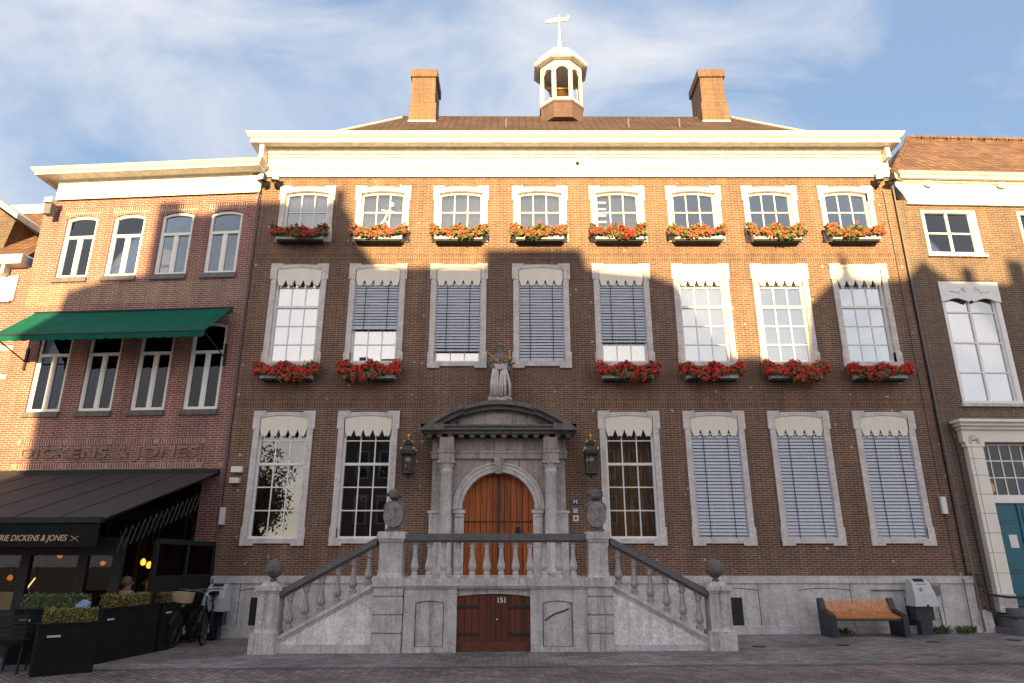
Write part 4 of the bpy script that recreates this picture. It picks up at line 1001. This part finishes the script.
# terrace chairs
def terrace_chair(x, y, rz, label):
    t = thing('terrace_chair', label, 'chair', (x, y, gz(x)), rz, 'black wicker chairs on the terrace')
    MB().box(-.25, .25, -.24, .24, .42, .48).build('seat', 'blackp', t)
    m = MB()
    for k in range(5): m.box(-.25, .25, .20+.01*k, .23+.01*k, .50+.075*k, .555+.075*k)
    m.build('backrest', 'blackm', t)
    for sx in (-1, 1):
        MB().tube([(sx*.23, -.22, 0), (sx*.23, -.22, .66), (sx*.24, .2, .68)], .018, 6).build('armrest', 'blackm', t)
        MB().tube([(sx*.23, .24, 0), (sx*.23, .20, .45), (sx*.23, .26, .88)], .018, 6).build('leg', 'blackm', t)
    return t
terrace_chair(-7.95, -5.15, R(200), 'black slatted terrace chair at the left edge, nearest to the camera')
terrace_chair(-8.35, -4.6, R(170), 'black slatted terrace chair behind the nearest chair')
t = thing('terrace_table', 'small dark terrace table behind the nearest planter', 'table', (-7.55, -4.5, gz(-7.5)), 0)
MB().lathe([(.3, .72), (.3, .75)], 0, 0, 20).build('tabletop', 'blackm', t); MB().lathe([(.2, 0), (.2, .03), (.03, .05), (.03, .72)], 0, 0, 10).build('leg', 'blackm', t)
tag(MB().prism([(-.08, .0), (.10, .02), (.12, .13), (.02, .18), (-.09, .1)], -.05, .05).build('blue_bag', 'blueshirt', loc=(-7.42, -4.28, .80)), 'blue and white bag on the table between two planters', 'bag')

# seated guests seen through the glass
def person(x, y, z, rz, shirt, hair, label):
    t = thing('person', label, 'person', (x, y, z), rz)
    V = [(0, 0, .55), (0, .02, .72), (0, .02, .90), (0, 0, .99), (0, -.02, 1.08), (0, -.03, 1.17), (-.17, .02, .90), (-.24, -.06, .70), (-.17, -.26, .66), (.17, .02, .90), (.24, -.06, .70), (.17, -.26, .66),
         (-.1, -.1, .50), (-.12, -.45, .48), (-.12, -.48, .08), (-.12, -.6, .05), (.1, -.1, .50), (.12, -.45, .48), (.12, -.48, .08), (.12, -.6, .05)]
    E = [(0, 1), (1, 2), (2, 3), (3, 4), (4, 5), (2, 6), (6, 7), (7, 8), (2, 9), (9, 10), (10, 11), (0, 12), (12, 13), (13, 14), (14, 15), (0, 16), (16, 17), (17, 18), (18, 19)]
    r = [(.15, .11), (.14, .10), (.16, .10), .055, .085, .06, .06, .045, .03, .06, .045, .03, .085, .06, .04, .035, .085, .06, .04, .035]
    ob('body', skin_mesh(V, E, r, 2), 'skin', t)
    V2 = V[:3]+[(0, .01, .94)]+V[6:12]; E2 = [(0, 1), (1, 2), (2, 3), (2, 4), (4, 5), (5, 6), (2, 7), (7, 8), (8, 9)]
    ob('shirt', skin_mesh(V2, E2, [(.17, .125), (.16, .12), (.18, .12), .06, .08, .062, .04, .08, .062, .04], 2, 'shirt'), shirt, t)
    MB().blob((0, .025, 1.13), .105, 3, .05, sc3=(.9, .95, 1.0)).build('hair', hair, t, True)
    f = MB(); f.blob((0, -.125, 1.09), .016, 1, 0).blob((-.03, -.105, 1.115), .01, 1, 0).blob((.03, -.105, 1.115), .01, 1, 0); f.build('face_features', 'skin', t, True)
    return t
p = person(-7.75, -2.3, .10, R(150), 'pinkshirt', 'hair', 'person in a pink shirt with grey hair seated behind the terrace hedge')
q = person(-7.38, -2.15, .10, R(-60), 'blueshirt', 'hair2', 'person with reddish hair and light blue shirt facing the one in pink')
for (x, y, rz, l) in ((-7.75, -2.3, R(150), 'dark chair under the guest in the pink shirt'), (-7.38, -2.15, R(-60), 'dark chair under the guest in the blue shirt')):
    terrace_chair(x, y, rz, l)

# bicycles
def bicycle(x, y, rz, lean, label, crate):
    t = thing('bicycle', label, 'bicycle', (x, y, gz(x)), rz); t.rotation_euler = (lean, 0, rz)
    Rw = .34
    for k, wx in enumerate((-.54, .54)):
        w = MB().tube([(wx+Rw*math.cos(a), 0, Rw+Rw*math.sin(a)) for a in [2*PI*i/32 for i in range(32)]], .019, 6, True).build('wheel', 'blackp', t)
        MB().tube([(wx+(Rw-.03)*math.cos(a), 0, Rw+(Rw-.03)*math.sin(a)) for a in [2*PI*i/32 for i in range(32)]], .011, 5, True).build('rim', 'darksteel', w)
        sp = MB()
        for i in range(14): a = 2*PI*i/14; sp.tube([(wx, 0, Rw), (wx+(Rw-.03)*math.cos(a), 0, Rw+(Rw-.03)*math.sin(a))], .0025, 4)
        sp.build('spokes', 'zinc', w)
        f = MB(); f.ring(wx, Rw, Rw+.025, Rw+.04, -.03, .03, R(20), R(165), 18); f.build('mudguard', 'blackm', t)
    MB().tube([(-.54, 0, Rw), (-.08, 0, .28), (.40, 0, .82), (-.20, 0, .86), (-.08, 0, .28)], .018, 6).tube([(-.54, 0, Rw), (-.2, 0, .80)], .012, 5).tube([(.54, 0, Rw), (.38, 0, .95)], .016, 6).build('frame', 'blackm', t)
    MB().tube([(.38, 0, .92), (.36, 0, 1.06), (.28, 0, 1.09)], .014, 6).tube([(.18, -.29, 1.06), (.30, -.2, 1.10), (.33, 0, 1.09), (.30, .2, 1.10), (.18, .29, 1.06)], .013, 6).build('handlebar', 'zinc', t)
    MB().prism([(-.38, .95), (-.10, .96), (-.08, 1.0), (-.28, 1.03), (-.38, 1.02)], -.08, .08).tube([(-.2, 0, .85), (-.22, 0, .97)], .014, 6).build('saddle', 'blackp', t)
    MB().lathe([(.09, -.01), (.09, .01)], 0, 0, 14).build('chainring', 'lead', t).matrix_local = Matrix.Translation((-.08, -.04, .28)) @ Matrix.Rotation(PI/2, 4, 'X')
    build_each(MB().tube([(-.08, -.1, .28), (.05, -.1, .20)], .009, 5).box(.0, .10, -.18, -.10, .185, .205).tube([(-.08, .1, .28), (-.2, .1, .36)], .009, 5).box(-.26, -.16, .10, .18, .35, .37), 'pedal', 'blackm', t)
    MB().box(-.75, -.38, -.07, .07, .72, .735).tube([(-.54, .03, Rw), (-.66, .05, .73)], .006, 4).tube([(-.54, -.03, Rw), (-.66, -.05, .73)], .006, 4).build('carrier', 'blackm', t)
    if crate: MB().box(.40, .66, -.16, .16, .86, 1.06, -.02).build('front_bag', 'sage', t)
    MB().blob((.45, 0, .98 if not crate else .80), .04, 1, 0).build('headlight', 'lead', t, True)
bicycle(-6.88, -1.42, R(-86), R(-5), 'black bicycle with a beige front bag leaning by the terrace', True)
bicycle(-6.50, -1.0, R(-80), R(4), 'plain black bicycle standing between the bag bicycle and the wall', False)

# ------------------------------------------------------------------ waste bins and bench
def bin_(x, y, rz, label):
    t = thing('waste_bin', label, 'waste bin', (x, y, gz(x)), rz, 'grey waste bins by the plinth')
    m = MB(); w0, w1 = .19, .27
    pr = [(.12, 1.17), (-.02, 1.17), (-.14, 1.08), (-.24, .86), (-.28, .60), (.12, .60)]
    n = len(pr); vs = []
    for s in (-1, 1):
        for (yy, z) in pr: vs.append((s*(w0+(w1-w0)*(1.17-z)/.57), yy, z))
    m.add(vs, [tuple(range(n)), tuple(range(2*n-1, n-1, -1))]+[(i, (i+1) % n+0, (i+1) % n+n, i+n)[::-1] for i in range(n)])
    m.build('hood', 'binw', t)
    m = MB(); m.add([(-.12, -.022, 1.18), (.12, -.022, 1.18), (.12, -.155, 1.06), (-.12, -.155, 1.06), (-.12, -.0, 1.18), (.12, -.0, 1.18), (.12, -.13, 1.05), (-.12, -.13, 1.05)], [(0, 1, 2, 3), (4, 7, 6, 5), (0, 4, 5, 1), (2, 6, 7, 3), (1, 5, 6, 2), (0, 3, 7, 4)]); m.build('slot', 'dark', t)
    MB().box(-.20, .20, -.12, .12, .30, .60).box(-.12, .12, -.10, .10, 0, .30).build('post', 'bsteel', t)
    MB().box(-.02, .02, -.30, -.28, .58, .64).build('lock', 'iron', t); MB().blob((-.06, -.215, .95), .035, 2, .2, sc3=(1, .3, 1.2)).build('emblem', 'tan', t)
bin_(9.22, -.42, R(0), 'pale grey waste bin right of the orange slatted bench'); bin_(-6.64, -.45, R(0), 'pale grey waste bin beside the cafe pier and bicycles')
BN = thing('bench', 'orange slatted wooden bench with dark steel ends against the plinth', 'bench', (7.74, -.62, gz(7.9)), 0)
m = MB(); n = 26; L_ = 1.46; cs = [(-.34, .40), (-.20, .43), (-.02, .46), (.08, .52), (.16, .64), (.20, .73)]
for k in range(n):
    a = -L_/2+L_*k/n+.008; b = -L_/2+L_*(k+1)/n-.012; N_ = len(cs)
    vs = [(a, y, z) for y, z in cs]+[(b, y, z) for y, z in cs]+[(a, y+.01, z-.03) for y, z in cs]+[(b, y+.01, z-.03) for y, z in cs]; fs = []
    for i in range(N_-1): fs += [(i, i+N_, i+1+N_, i+1), (i+2*N_, i+1+2*N_, i+1+3*N_, i+3*N_), (i, i+1, i+1+2*N_, i+2*N_), (i+N_, i+3*N_, i+1+3*N_, i+1+N_)]
    fs += [(0, 2*N_, 3*N_, N_), (N_-1, 2*N_-1, 4*N_-1, 3*N_-1)]; m.add(vs, fs)
m.build('slats', 'orange', BN)
for s in (-1, 1):
    x = s*(L_/2+.05); m = MB(); m.xprism([(-.38, .0), (-.10, 0), (.12, 0), (.24, .0), (.26, .76), (.16, .78), (.06, .55), (-.38, .44)], x-.06, x+.06); m.build('side_frame', 'bsteel', BN)
MB().box(-L_/2, L_/2, -.33, -.27, .33, .39).box(-L_/2, L_/2, .08, .13, .42, .47).build('bench_rail', 'bsteel', BN)

# weeds
wd = MB(); rnd = random.Random(11)
for (x, y) in ((9.75, -.2), (10.25, -.22), (7.4, -.5), (9.6, -.25), (10.3, -.25), (10.15, -.3)):
    for _ in range(40):
        a = rnd.uniform(0, 2*PI); h = rnd.uniform(.06, .2); px = x+rnd.gauss(0, .09); py = y+rnd.gauss(0, .04); g = gz(px)
        wd.add([(px, py, g), (px+.03*math.cos(a), py+.03*math.sin(a), g+h*.5), (px+.09*math.cos(a), py+.06*math.sin(a)-.02, g+h), (px-.02*math.sin(a), py+.02*math.cos(a), g+h*.6)], [(0, 1, 2, 3)])
tag(wd.build('weeds', 'leaf'), 'green weeds growing in the joint at the foot of the plinth', 'weeds', kind='stuff')

for k, (x, y, l) in enumerate(((4.8, -2.45, 'small round iron cover in the pavement left of the bench'), (6.5, -2.3, 'small round iron cover in front of the bench'), (8.55, -1.85, 'small round iron cover in front of the right waste bin'), (10.3, -1.68, 'small round iron cover near the teal door steps'))):
    t = thing('drain_cover', l, 'drain cover', (x, y, gz(x)+.003), 0, 'iron covers in the pavement'); MB().lathe([(.13, 0), (.13, .006)], 0, 0, 20).build('lid', 'iron', t); MB().ring(0, 0, .135, .16, 0, .004, 0, 2*PI, 20)
lf_ = MB(); rnd = random.Random(77)
for _ in range(260):
    x = rnd.uniform(-6, 11); y = rnd.choice([rnd.gauss(-3.4, .5), rnd.uniform(-7, -.3), rnd.gauss(-.35, .12)])
    if -5.1 < x < 4.3 and -3.15 < y: continue
    g = gz(x)+.004; a = rnd.uniform(0, 6.28); q = rnd.uniform(.012, .035); lf_.add([(x+q*math.cos(a), y+q*math.sin(a), g), (x-q*.5*math.sin(a), y+q*.5*math.cos(a), g+.006), (x-q*math.cos(a), y-q*math.sin(a), g+.002), (x+q*.5*math.sin(a), y-q*.5*math.cos(a), g)], [(0, 1, 2, 3)])
tag(lf_.build('fallen_leaves', 'tan'), 'scattered dry leaves and petals on the paving', 'leaves', kind='stuff')

# ------------------------------------------------------------------ right building
TR = R(2.1); RB = thing('corner_house', 'brown brick house with white cornice, orange tiled roof and teal panelled door', 'house', (10.65, 0, 0), TR)
hs = [(.68, 2.22, 9.56, 10.9), (3.42, 4.96, 9.56, 10.9), (.76, 2.34, 5.42, 8.72), (3.5, 5.08, 5.42, 8.72), (.93, 2.3, .6, 4.40)]
wall_mb(.03, 8, -.1, 11.2, hs).build('brick_wall', 'rbrick', RB)
rm = MB(); rm.box(.1, 7.9, 2.2, 2.3, 0, 11.2)
for z in (4.9, 9.2, 11.1): rm.box(.1, 7.9, .36, 2.2, z, z+.1)
rm.box(.04, .1, .36, 7, 0, 11.5); rm.box(7.9, 8, .36, 7, 0, 11.5); rm.build('inner_rooms', 'room', RB)
c = MB(); c.prism([(.36, 11.09), (8, 11.09), (8, 11.8), (.06, 11.8), (.1, 11.6), (.26, 11.35)], -.06, .2); c.box(.3, 8, -.08, .1, 11.05, 11.1); c.build('frieze', 'white', RB)
c = MB(); cornice(c, [(.3, 11.72), (-.10, 11.72), (-.14, 11.78), (-.25, 11.78), (-.25, 11.86), (-.30, 11.88), (-.34, 11.95), (.3, 11.97)], .40, 8); c.build('cornice', 'cream', RB)
c = MB()
for x in (1.0, 3.1, 5.2): c.blob((x, -.12, 11.66), .11, 4, .1, sc3=(1.1, .4, .8)).box(x-.13, x+.13, -.14, -.05, 11.74, 11.79)
build_each(c, 'rosette', 'white', RB)
rf = MB(); rf.add([(.06, -.1, 11.98), (12, -.1, 11.98), (12, 3.2, 15.45), (3.1, 3.2, 15.45), (12, 6.5, 11.98), (.06, 6.5, 11.98)], [(0, 1, 2, 3), (3, 2, 4, 5), (0, 3, 5), (1, 4, 2)])
rfo = rf.build('roof', 'rooftile2', RB)
c = MB()
for k in range(20): c.tube([(3.1+k*.44, 3.2, 15.47), (3.5+k*.44, 3.2, 15.5)], .10, 6)
for k in range(14): f = k/14; g = f+.06; c.tube([(.06+3.04*f, -.1+3.3*f, 12.02+3.45*f), (.06+3.04*g, -.1+3.3*g, 12.06+3.45*g)], .08, 6)
c.build('ridge_tiles', 'rooftile2', rfo)
def rwindow(x0, x1, z0, z1, cols, rows, hood=None, curtain=True):
    m = MB(); f = .07
    m.box(x0, x0+f, -.015, .12, z0, z1); m.box(x1-f*1.8, x1, -.015, .12, z0, z1); m.box(x0+f, x1-f*1.8, -.012, .12, z1-f, z1); m.box(x0+f, x1-f*1.8, -.012, .12, z0, z0+f)
    a, b = x0+f, x1-f*1.8
    m.box(a, a+.05, .04, .1, z0, z1-.02); m.box(b-.05, b, .04, .1, z0, z1-.02)
    for i in range(1, cols): x = a+(b-a)*i/cols; m.box(x-.03, x+.03, .045, .1, z0+.03, z1-.03)
    for z in rows: m.box(a, b, .05, .095, z-.02, z+.02)
    o = m.build('window', 'frame', RB); box('pane', 'skyglass' if hood else 'glass', o, x0+.03, x1-.03, .075, .079, z0+.03, z1-.03)
    box('sill', 'pale', o, x0-.05, x1+.07, -.08, .1, z0-.08, z0-.002)
    if curtain: me = sheet_mesh(z0, z1, .26, (x1-x0)/2, .03); ob('curtain', me, 'curtain', o, ((x0+x1)/2, 0, 0))
    if hood:
        w = x1-x0
        h = MB().band(x0-.02, x1+.02, 60, lambda x: z1+.02, lambda x: hood-.05*math.cos((x-x0)/w*4*PI)+(.04 if abs((x-x0)/w-.5) < .03 else 0), -.05, -.018); ho = h.build('hood_board', 'frame', o)
        s = MB(); mx = (x0+x1)/2
        for q in (-1, 1): s.tube([(mx+q*.55, -.052, z1-.25), (mx+q*.3, -.052, z1-.3), (mx+q*.22, -.052, z1-.18), (mx+q*.12, -.052, z1-.28)], .012, 5).ring(mx+q*.16, z1-.16, .03, .045, -.056, -.05, 0, 2*PI, 10)
        build_each(s, 'scroll_ornament', 'surround', ho)
rwindow(.68, 2.22, 9.56, 10.9, 2, [10.22], curtain=False); rwindow(3.42, 4.96, 9.56, 10.9, 2, [10.22], curtain=False)
rwindow(.76, 2.34, 5.42, 8.72, 2, [7.9, 7.05, 6.25], hood=8.22); rwindow(3.5, 5.08, 5.42, 8.72, 2, [7.9, 7.05, 6.25], hood=8.22)
# doorcase
c = MB(); c.box(.54, .93, -.16, 0, .90, 4.42); c.box(.50, .97, -.18, 0, 4.30, 4.42); c.box(2.30, 2.69, -.16, 0, .9, 4.42)
c.box(.46, 2.8, -.17, 0, 4.42, 4.72); c.box(.42, 2.84, -.24, 0, 4.72, 4.80); c.box(.36, 2.9, -.32, 0, 4.80, 4.88); c.box(.30, 2.96, -.40, 0, 4.88, 4.95)
for z in (1.35, 1.8, 2.25, 2.7, 3.15, 3.6, 4.0): c.box(.545, .925, -.163, -.15, z, z+.012) if False else None
dc = c.build('doorcase', 'case', RB)
c = MB()
for z in (1.35, 1.8, 2.25, 2.7, 3.15, 3.6, 4.0): c.box(.54, .93, -.1615, -.15, z, z+.012)
c.box(.62, .635, -.1615, -.15, .9, 4.3); c.build('stone_joint', 'tan', dc)
c = MB(); c.blob((.72, -.19, 4.52), .09, 6, .3, sc3=(1.2, .4, .9)).blob((.62, -.18, 4.42), .05, 6, .3, sc3=(1, .4, 1.2)).blob((.82, -.18, 4.42), .05, 6, .3, sc3=(1, .4, 1.2)); c.build('carved_corbel', 'surround', dc)
box('pilaster_foot', 'plinth', dc, .52, .95, -.18, 0, .5, .90)
# transom light
m = MB(); x0, x1, z0, z1 = .93, 2.30, 3.12, 4.40
m.box(x0, x0+.04, .03, .12, z0, z1); m.box(x1-.04, x1, .03, .12, z0, z1); m.box(x0, x1, .032, .12, z1-.04, z1); m.box(x0, x1, -.02, .12, z0-.16, z0+.03)
for k in range(1, 5): x = x0+(x1-x0)*k/5; m.box(x-.014, x+.014, .05, .09, z0, z1)
for z in (z0+.45, z0+.86): m.box(x0, x1, .048, .092, z-.014, z+.014)
tw = m.build('transom_window', 'frame', RB); box('pane', 'dkglass', tw, x0, x1, .068, .072, z0, z1)
MB().lathe([(.13, 0), (.13, .012)], 0, 0, 24).build('yellow_disc', 'yellow', tw).matrix_local = Matrix.Translation((1.10, .12, 3.33)) @ Matrix.Rotation(PI/2, 4, 'X')
box('blue_pane', 'stainbl', tw, 1.76, 2.0, .1, .104, 3.16, 3.55)
# teal door
dr = MB(); x0, x1 = .93, 2.30; dr.box(x0, x1, .05, .1, .62, 2.96); tdo = dr.build('teal_door', 'teal', RB)
m = MB()
for (a, b) in ((x0+.08, x0+.58), (x0+.78, x0+1.28)):
    for (c0, c1) in ((.72, 1.2), (1.35, 2.35), (2.5, 2.86)):
        m.box(a, b, .03, .052, c0, c1, .0); m.box(a+.06, b-.06, .012, .03, c0+.06, c1-.06)
m.box(x0+.66, x0+.70, .02, .05, .62, 2.96); build_each(m, 'door_panels', 'teal', tdo)
box('paper_notice', 'signw', tdo, 1.22, 1.42, .0, .011, 1.92, 2.22)
MB().blob((1.64, -.01, 1.62), .035, 1, 0).build('door_knob', 'gold', tdo, True)
sp_ = MB()
for (w, d_, z) in ((.62, .95, .2), (.46, .70, .4), (.30, .45, .6)):
    pts = [(.93-w, .0)]+[(.93-w+.25-.25*math.cos(a), -d_+.25-.25*math.sin(a)) for a in [PI/2*k/6 for k in range(7)]]+[(2.3+w, -d_), (2.3+w, 0)]
    sp_.hprism(pts, z-.21 if z > .2 else -.1, z); 
    pts2 = [(p[0]+(.02 if p[0] < 1 else 0), p[1]+.02) for p in pts]
sp_.build('door_steps', 'rail', RB)
MB().tube([(.25, -.1, .98), (.36, -.2, .88), (.6, -.42, .84), (2.4, -.42, .84)], .028, 8).tube([(.2, -.1, .62), (.32, -.3, .46), (.52, -.62, .42), (2.4, -.62, .42)], .028, 8).build('door_handrail', 'iron', RB)
MB().tube([(.22, -.10, 4.9), (.32, -.08, 4.3), (.36, -.08, 1.1), (.36, -.1, .3)], .026, 8).tube([(.05, -.05, 1.35), (.34, -.07, 1.3)], .02, 6).box(.04, .30, -.12, -.02, 1.12, 1.30).build('drain_pipe', 'iron', RB)
MB().box(.02, .34, -.16, 0, 0, .55, .02).build('sloped_footing', 'plinth', RB)

# ------------------------------------------------------------------ far left buildings
FB = thing('low_house', 'low sunlit brick house with white cornice and tiled roof at the left edge', 'house', local(-6.36, .1, 0), -TL)
wall_mb(-6, -.02, -.1, 9.4, [(-1.75, -.85, 6.3, 7.9)]).build('brick_wall', 'lbrick', FB)
MB().box(-.3, -.1, .36, 5, 0, 8.8).build('side_wall', 'lbrick', FB)
c = MB(); c.box(-6, -.30, -.06, .1, 8.42, 9.15); c.box(-6, -.38, -.1, .1, 8.37, 8.44); cornice(c, [(.3, 9.4), (-.12, 9.4), (-.3, 9.42), (-.34, 9.68), (.3, 9.72)], -6, -.42)
x = -.6
while x > -5: c.box(x-.1, x, -.26, -.05, 9.15, 9.41); x -= .5
c.build('cornice', 'white', FB)
c = MB(); c.box(-.9, .0, -.01, .02, 7.0, 7.12); c.box(-.9, .0, -.01, .02, 6.2, 6.32); c.box(-2.6, -1.75, -.01, .02, 7.0, 7.12); c.build('white_band', 'white', FB)
wm = MB(); wm.box(-1.75, -.85, .1, .15, 6.3, 7.9); wm.build('window', 'dkglass', FB)
rf = MB(); rf.add([(-6, -.2, 9.7), (-.06, -.2, 9.7), (-.06, 3.1, 12.9), (-6, 3.1, 12.9), (-.06, 6.4, 9.7)], [(0, 1, 2, 3), (1, 4, 2)]); rf.build('roof', 'rooftile2', FB)
MB().box(-6, 0.1, 3.0, 3.2, 12.85, 13.2).build('ridge_board', 'white', FB)
GB = thing('gabled_dormer_house', 'dark gable with pale verge board poking in at the upper left edge', 'house', local(-7.45, -.15, .55), -TL)
g = MB(); g.prism([(-3, 8.9), (-.35, 9.3), (-.1, 10.55), (-3.0, 12.6)], .6, 1.4) ; g.build('gable_wall', 'rbrick', GB)
g = MB(); g.band(-3.2, .15, 1, lambda x: 10.72-(x-.05)*.68, lambda x: 10.55-(x-.05)*.68, .35, 1.5); g.build('verge_board', 'cream', GB)

# ------------------------------------------------------------------ houses across the square (behind the camera): they shade and are mirrored
SE, SA = R(9.0), R(3.0); YC = -33.0
k1 = -YC*math.tan(SA); k2 = -YC/math.cos(SA)*math.tan(SE)
def across(name, prof, label, mat='farbrick', chim=()):
    x0, x1 = prof[0][0], prof[-1][0]
    t = thing(name, label, 'house', ((x0+x1)/2-k1, YC, 0), 0, 'houses across the square'); c0 = (x0+x1)/2
    m = MB(); poly = [(x0-c0, -.2), (x1-c0, -.2)]+[(x-c0, z+k2) for x, z in reversed(prof)]
    m.prism(poly, -6, 0); m.build('wall', mat, t)
    for (a, b, z) in chim: MB().box(a-c0, b-c0, -1.2, -.05, 8, z+k2).build('chimney', mat, t)
    w = x1-x0; n = max(1, int(w/1.3)); zt = min(z for x, z in prof)+k2
    for r in range(int(zt/3.2)):
        for k in range(n):
            cx = -w/2+w*(k+.5)/n; z = 1.0+r*3.2
            o = MB().box(cx-.45, cx+.45, .0, .05, z-.05, z+1.95).build('window', 'white', t); MB().box(cx-.36, cx+.36, .05, .06, z+.04, z+1.86).build('pane', 'dkglass', o)
    return t
across('far_house', [(-12.25, 8.3), (-12.1, 8.7), (-11.2, 8.95), (-9.98, 9.1)], 'narrow brick house at the open end of the row across the square')
across('far_house', [(-9.98, 10.85), (-8.3, 10.85)], 'narrow brick house with a chimney across the square', chim=((-9.97, -9.3, 11.3),))
across('far_house', [(-8.3, 11.15), (-4.75, 11.15), (-4.4, 10.6), (-4.15, 9.8), (-3.6, 9.2)], 'tall wide brick house with a finial on its sloped gable', chim=((-4.95, -4.72, 11.55),))
across('far_house', [(-3.6, 9.17), (-.73, 9.17)], 'plain flat-topped brick house left of the square centre')
across('far_house', [(-.73, 9.7), (1.85, 9.7)], 'slightly taller flat-topped brick house at the square centre')
across('far_house', [(1.85, 9.25), (2.1, 9.11), (3.7, 8.95), (4.39, 8.67), (5.75, 6.64)], 'brick house whose gable slopes down to the right')
across('far_house', [(5.75, 6.64), (7.6, 6.64)], 'lowest brick house in the row across the square')
across('far_house', [(7.6, 6.7), (7.85, 8.1), (8.48, 8.67), (8.8, 8.95), (8.9, 9.75), (9.02, 8.9), (10.0, 8.78)], 'brick house with a pointed finial across the square')
across('far_house', [(10.0, 8.78), (10.6, 8.85), (11.09, 9.4), (11.76, 8.8), (13.0, 8.76), (20, 8.76)], 'wide brick house with a small central gable across the square', chim=((12.1, 12.4, 9.2), (13.4, 13.85, 9.45)))
def tree(x, y, h, r, seed, label):
    t = thing('tree', label, 'tree', (x, y, 0), 0, 'trees across the square')
    rnd = random.Random(seed); m = MB(); m.tube([(0, 0, -.1), (.05, 0, h*.3), (0, .1, h*.6)], [.3, .22, .1], 8)
    for k in range(7): a = k*.9; m.tube([(0, 0, h*.3+.2*k), (r*.5*math.cos(a), r*.5*math.sin(a), h*.55+.3*k)], [.1, .03], 6)
    m.build('trunk', 'bark', t); c = MB()
    cl = [Vector((rnd.gauss(0, r*.45), rnd.gauss(0, r*.45), h*.68+rnd.gauss(0, h*.14))) for _ in range(34)]
    for _ in range(5200):
        p = rnd.choice(cl)+Vector((rnd.gauss(0, .5), rnd.gauss(0, .5), rnd.gauss(0, .4))); q = Vector((rnd.uniform(-1, 1), rnd.uniform(-1, 1), rnd.uniform(-1, 1))).normalized(); a = q.orthogonal().normalized()*.13; b = q.cross(a)*.6
        c.add([p-a, p-b, p+a, p+b], [(0, 1, 2, 3)])
    c.build('crown', 'hedge_y', t)
tree(-17.5, -31, 8.5, 2.4, 1, 'leafy yellow-green tree in the gap across the square'); tree(-23, -36, 10, 3, 2, 'larger leafy tree further out in the gap across the square')

# ------------------------------------------------------------------ camera, sun, sky
cam = bpy.data.cameras.new('camera'); co = bpy.data.objects.new('camera', cam); col.objects.link(co); sc.camera = co
cam.sensor_width = 36; cam.lens = 24; cam.clip_end = 2000; cam.clip_start = .1
co.location = (0, -16.9, 1.6); co.rotation_euler = (PI/2+R(17.9), 0, 0)
sun = bpy.data.lights.new('sun', 'SUN'); sun.energy = 4.4; sun.angle = R(.5); sun.color = (1, .72, .33); so = bpy.data.objects.new('sun', sun); col.objects.link(so)
dv = Vector((math.sin(SA)*math.cos(SE), math.cos(SA)*math.cos(SE), -math.sin(SE))); so.rotation_euler = dv.to_track_quat('-Z', 'Y').to_euler(); so.location = (-2, -40, 20)
wld = bpy.data.worlds.new('World'); sc.world = wld; wld.use_nodes = True; nt = wld.node_tree; nt.nodes.clear()
out = nt.nodes.new('ShaderNodeOutputWorld'); bg = nt.nodes.new('ShaderNodeBackground'); nt.links.new(bg.outputs[0], out.inputs[0])
sky = nt.nodes.new('ShaderNodeTexSky'); sky.sky_type = 'NISHITA'; sky.sun_disc = False; sky.sun_elevation = SE; sky.sun_rotation = R(180)+SA; sky.air_density = 1.0; sky.dust_density = 1.2; sky.ozone_density = 1.5
tc = nt.nodes.new('ShaderNodeTexCoord')
mp = N(nt, 'ShaderNodeMapping'); mp.inputs['Scale'].default_value = (1.0, 1.5, 1.7); mp.inputs['Rotation'].default_value = (.2, .35, .1); nt.links.new(tc.outputs['Generated'], mp.inputs[0])
n1 = N(nt, 'ShaderNodeTexNoise', Scale=2.3, Detail=9, Roughness=.56, Distortion=.6); nt.links.new(mp.outputs[0], n1.inputs['Vector'])
cf = ramp(nt, n1.outputs['Fac'], .43, (0, 0, 0), .66, (.95, .95, .95))
# clouds and haze are brighter on the sun's side of the sky, as real ones are
sx_ = nt.nodes.new('ShaderNodeSeparateXYZ'); nt.links.new(tc.outputs['Generated'], sx_.inputs[0])
mr = N(nt, 'ShaderNodeMapRange'); mr.inputs[1].default_value = .2; mr.inputs[2].default_value = -1.0; nt.links.new(sx_.outputs[1], mr.inputs[0])
cloudc = mixc(nt, mr.outputs[0], (1.82, 1.86, 1.98), (3.9, 3.55, 3.4))
hazec = mixc(nt, mr.outputs[0], (.66, .94, 1.40), (2.3, 2.25, 2.35))
hz0 = mixc(nt, .82, sky.outputs[0], hazec)
hz = mixc(nt, cf, hz0, cloudc)
nt.links.new(hz, bg.inputs['Color']); bg.inputs['Strength'].default_value = .135
vs = sc.view_settings; vs.view_transform = 'Standard'; vs.look = 'None'; vs.exposure = 1.8; vs.gamma = 1
sc.render.engine = 'CYCLES'; sc.cycles.max_bounces = 6; sc.cycles.transparent_max_bounces = 12
